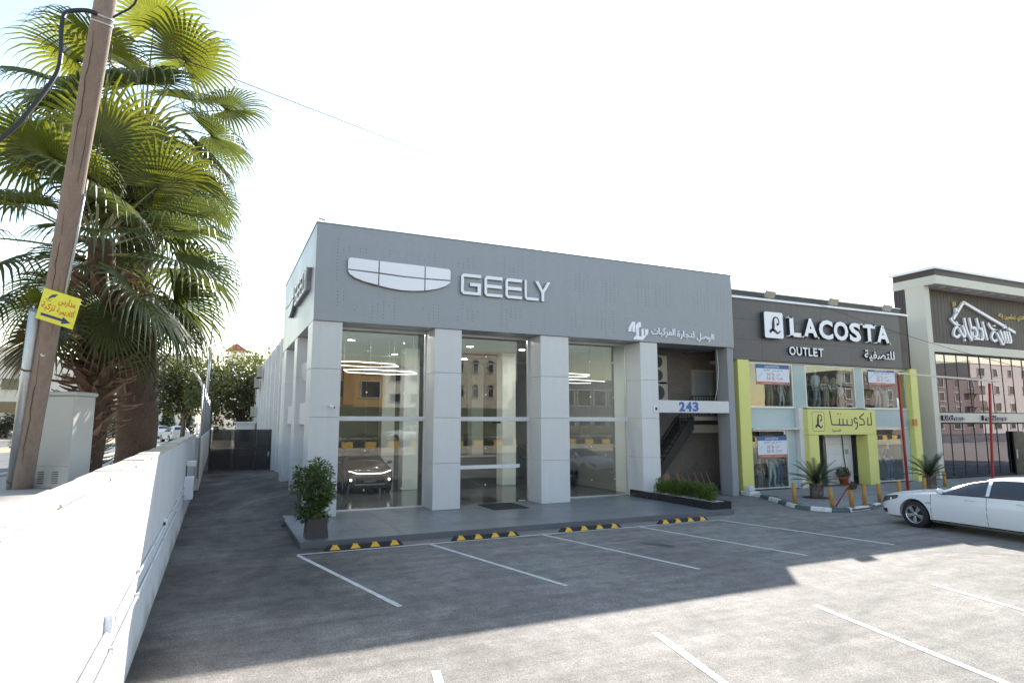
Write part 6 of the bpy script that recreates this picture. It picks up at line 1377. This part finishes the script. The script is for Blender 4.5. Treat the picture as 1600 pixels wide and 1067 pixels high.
for i in range(8):
    t = thing('street_hedge', 'clipped roadside hedge clump above the yellow and black blocks across the street', 'hedge', (2 + 5 * i, -16.2, .95), 'hedge clumps across the street'); mb = MB(); leaves(mb, (2 + 5 * i, -16.2, 1.35), (2.3, .5, .45), 800, .16, random.Random(i), .5, .2); mb.build('foliage', M_LEAF_D, t); MB().tube([(2 + 5 * i, -16.2, .95), (2 + 5 * i, -16.2, 1.4)], .04, 5).build('stem', M_BARK, t)
opp = 'cars across the street'
for lab, loc, rz, pm in (('white estate car parked across the street', (16.6, -20.4, .95), pi, W_PAINT), ('red car driving on the far lane', (46, -24, .95), 0, REDP), ('dark car parked beyond the red one', (53, -29, .95), pi, DKG), ('silver car parked under the tan block', (75, -22, .95), 0, SIL)): place(simple, lab, loc, rz, pm, 'street_car')['group'] = opp
truck = thing('delivery_truck', 'white box truck waiting across the street', 'truck', (62, -19, .95)); MB().box(58.6, 63.2, -20.1, -17.9, 1.75, 4.1).build('cargo_box', M_SIGNWHITE, truck, bevel=.04); MB().prism([(63.3, -20.0, 1.4), (65.2, -20.0, 1.4), (65.2, -20.0, 2.3), (64.8, -20.0, 3.3), (63.3, -20.0, 3.4)], (0, 2.0, 0)).build('cab', W_PAINT, truck); MB().prism([(63.7, -17.99, 2.35), (65.0, -17.99, 2.35), (64.65, -17.99, 3.15), (63.7, -17.99, 3.2)], (0, .01, 0)).build('window', M_CARGLASS, truck)
for wx in (59.6, 64.4):
    for wy in (-20.0, -18.0): MB().tube([(wx, wy - .12, 1.4), (wx, wy + .12, 1.4)], .45, 18).build('wheel', M_TYRE, truck)
MB().box(58.6, 65, -19.8, -18.2, 1.3, 1.74).build('chassis', M_TRIM, truck)
M_ORANGE = mat('orange_shopfront', (.50, .31, .12), rough=.6, var=.06); M_STN = mat('pale_stone_block', (.52, .46, .37), rough=.9, var=.12, scale=.6)
bank2 = MB().add([(-60, -36, .9), (140, -36, .9), (140, -41, 4.8), (-60, -41, 4.8)], [(0, 1, 2, 3)]).build('opposite_slope', mat('scrub_slope', (.10, .10, .06), rough=1, var=.4, scale=.4, fine=3), kind='structure')
ob = block('orange shopfront block on the slope across the street', 4, 19.4, -52, -41, 4.6, 10.0, M_ORANGE, ('y+',), 1, 4, 2.6, 2.2, sill=1.4)
for k_, (xa, xb, za, zb, c_) in enumerate(((4.5, 9.0, 8.6, 9.7, (.6, .6, .58)), (9.3, 13.2, 8.4, 9.5, (.16, .40, .18)), (9.3, 13.2, 7.9, 8.3, (.42, .06, .05)), (9.6, 13.4, 5.6, 7.5, (.36, .52, .60)), (14.0, 15.4, 5.0, 9.6, (.42, .24, .09)), (16.4, 19.2, 9.0, 9.8, (.62, .62, .6)))): MB().box(xa, xb, -40.995, -40.82, za, zb).build('shop_board', mat('shop_board_%d' % k_, c_, rough=.6, var=.08, scale=2), ob)
block('white office block next to the orange shopfront', 19.6, 28, -53, -42, 4.6, 10.2, M_B4, ('y+',), 2, 3, 1.6, 1.2)
block('cream stone apartment block with arched windows', 29, 38, -55, -42, 2, 12.4, M_STN, ('y+',), 3, 4, .9, 1.3, arch=True)
block('dark glazed showroom across the street', 41, 62, -50, -38, .9, 8.6, M_INTDARK, ('y+',), 2, 8, 2.2, 2.3, sill=.5)
block('tan four-storey apartment block across the street', 84, 121, -40, -26, .9, 10.2, M_B3, ('y+', 'x-'), 4, 8, 1.6, 1.5, balcony=True)
block('cream apartment block at the end of the far street', 123, 150, -42, -28, .9, 13.5, M_B1, ('y+',), 4, 6, 1.6, 1.5)
block('beige row house behind the camera side of the street', -40, 2, -54, -42, 4.6, 11.5, M_B2, ('y+',), 2, 9, 1.6, 1.5)
for k, (x, y) in enumerate(((10, -37), (24, -38), (40, -37), (66, -33), (70, -36), (-8, -37))): tree(('bushy street tree across the road, ' + ('before the orange shop', 'before the white office', 'before the stone block', 'beside the dark showroom', 'behind the delivery truck', 'before the beige row house')[k]), (x, y, 1.2), (4.5, 4, 5, 6, 6.5, 5)[k], (2, 1.8, 2, 2.6, 2.8, 2.4)[k], 1500, 80 + k, M_LEAF_D, .45, group='trees across the street', trunk=.12, clumps=16)
t = thing('billboard', 'white and red billboard standing across the street', 'billboard', (95, -21, .9)); MB().box(90, 100, -21.2, -21, 4.2, 6.4).build('panel', M_SIGNWHITE, t); MB().box(93, 98, -20.99, -20.97, 4.8, 5.8).build('red_print', mat('poster_red', (.5, .13, .09)), t)
for x in (91.5, 98.5): MB().tube([(x, -21.1, .9), (x, -21.1, 4.2)], .1, 8).build('post', M_GALV, t)
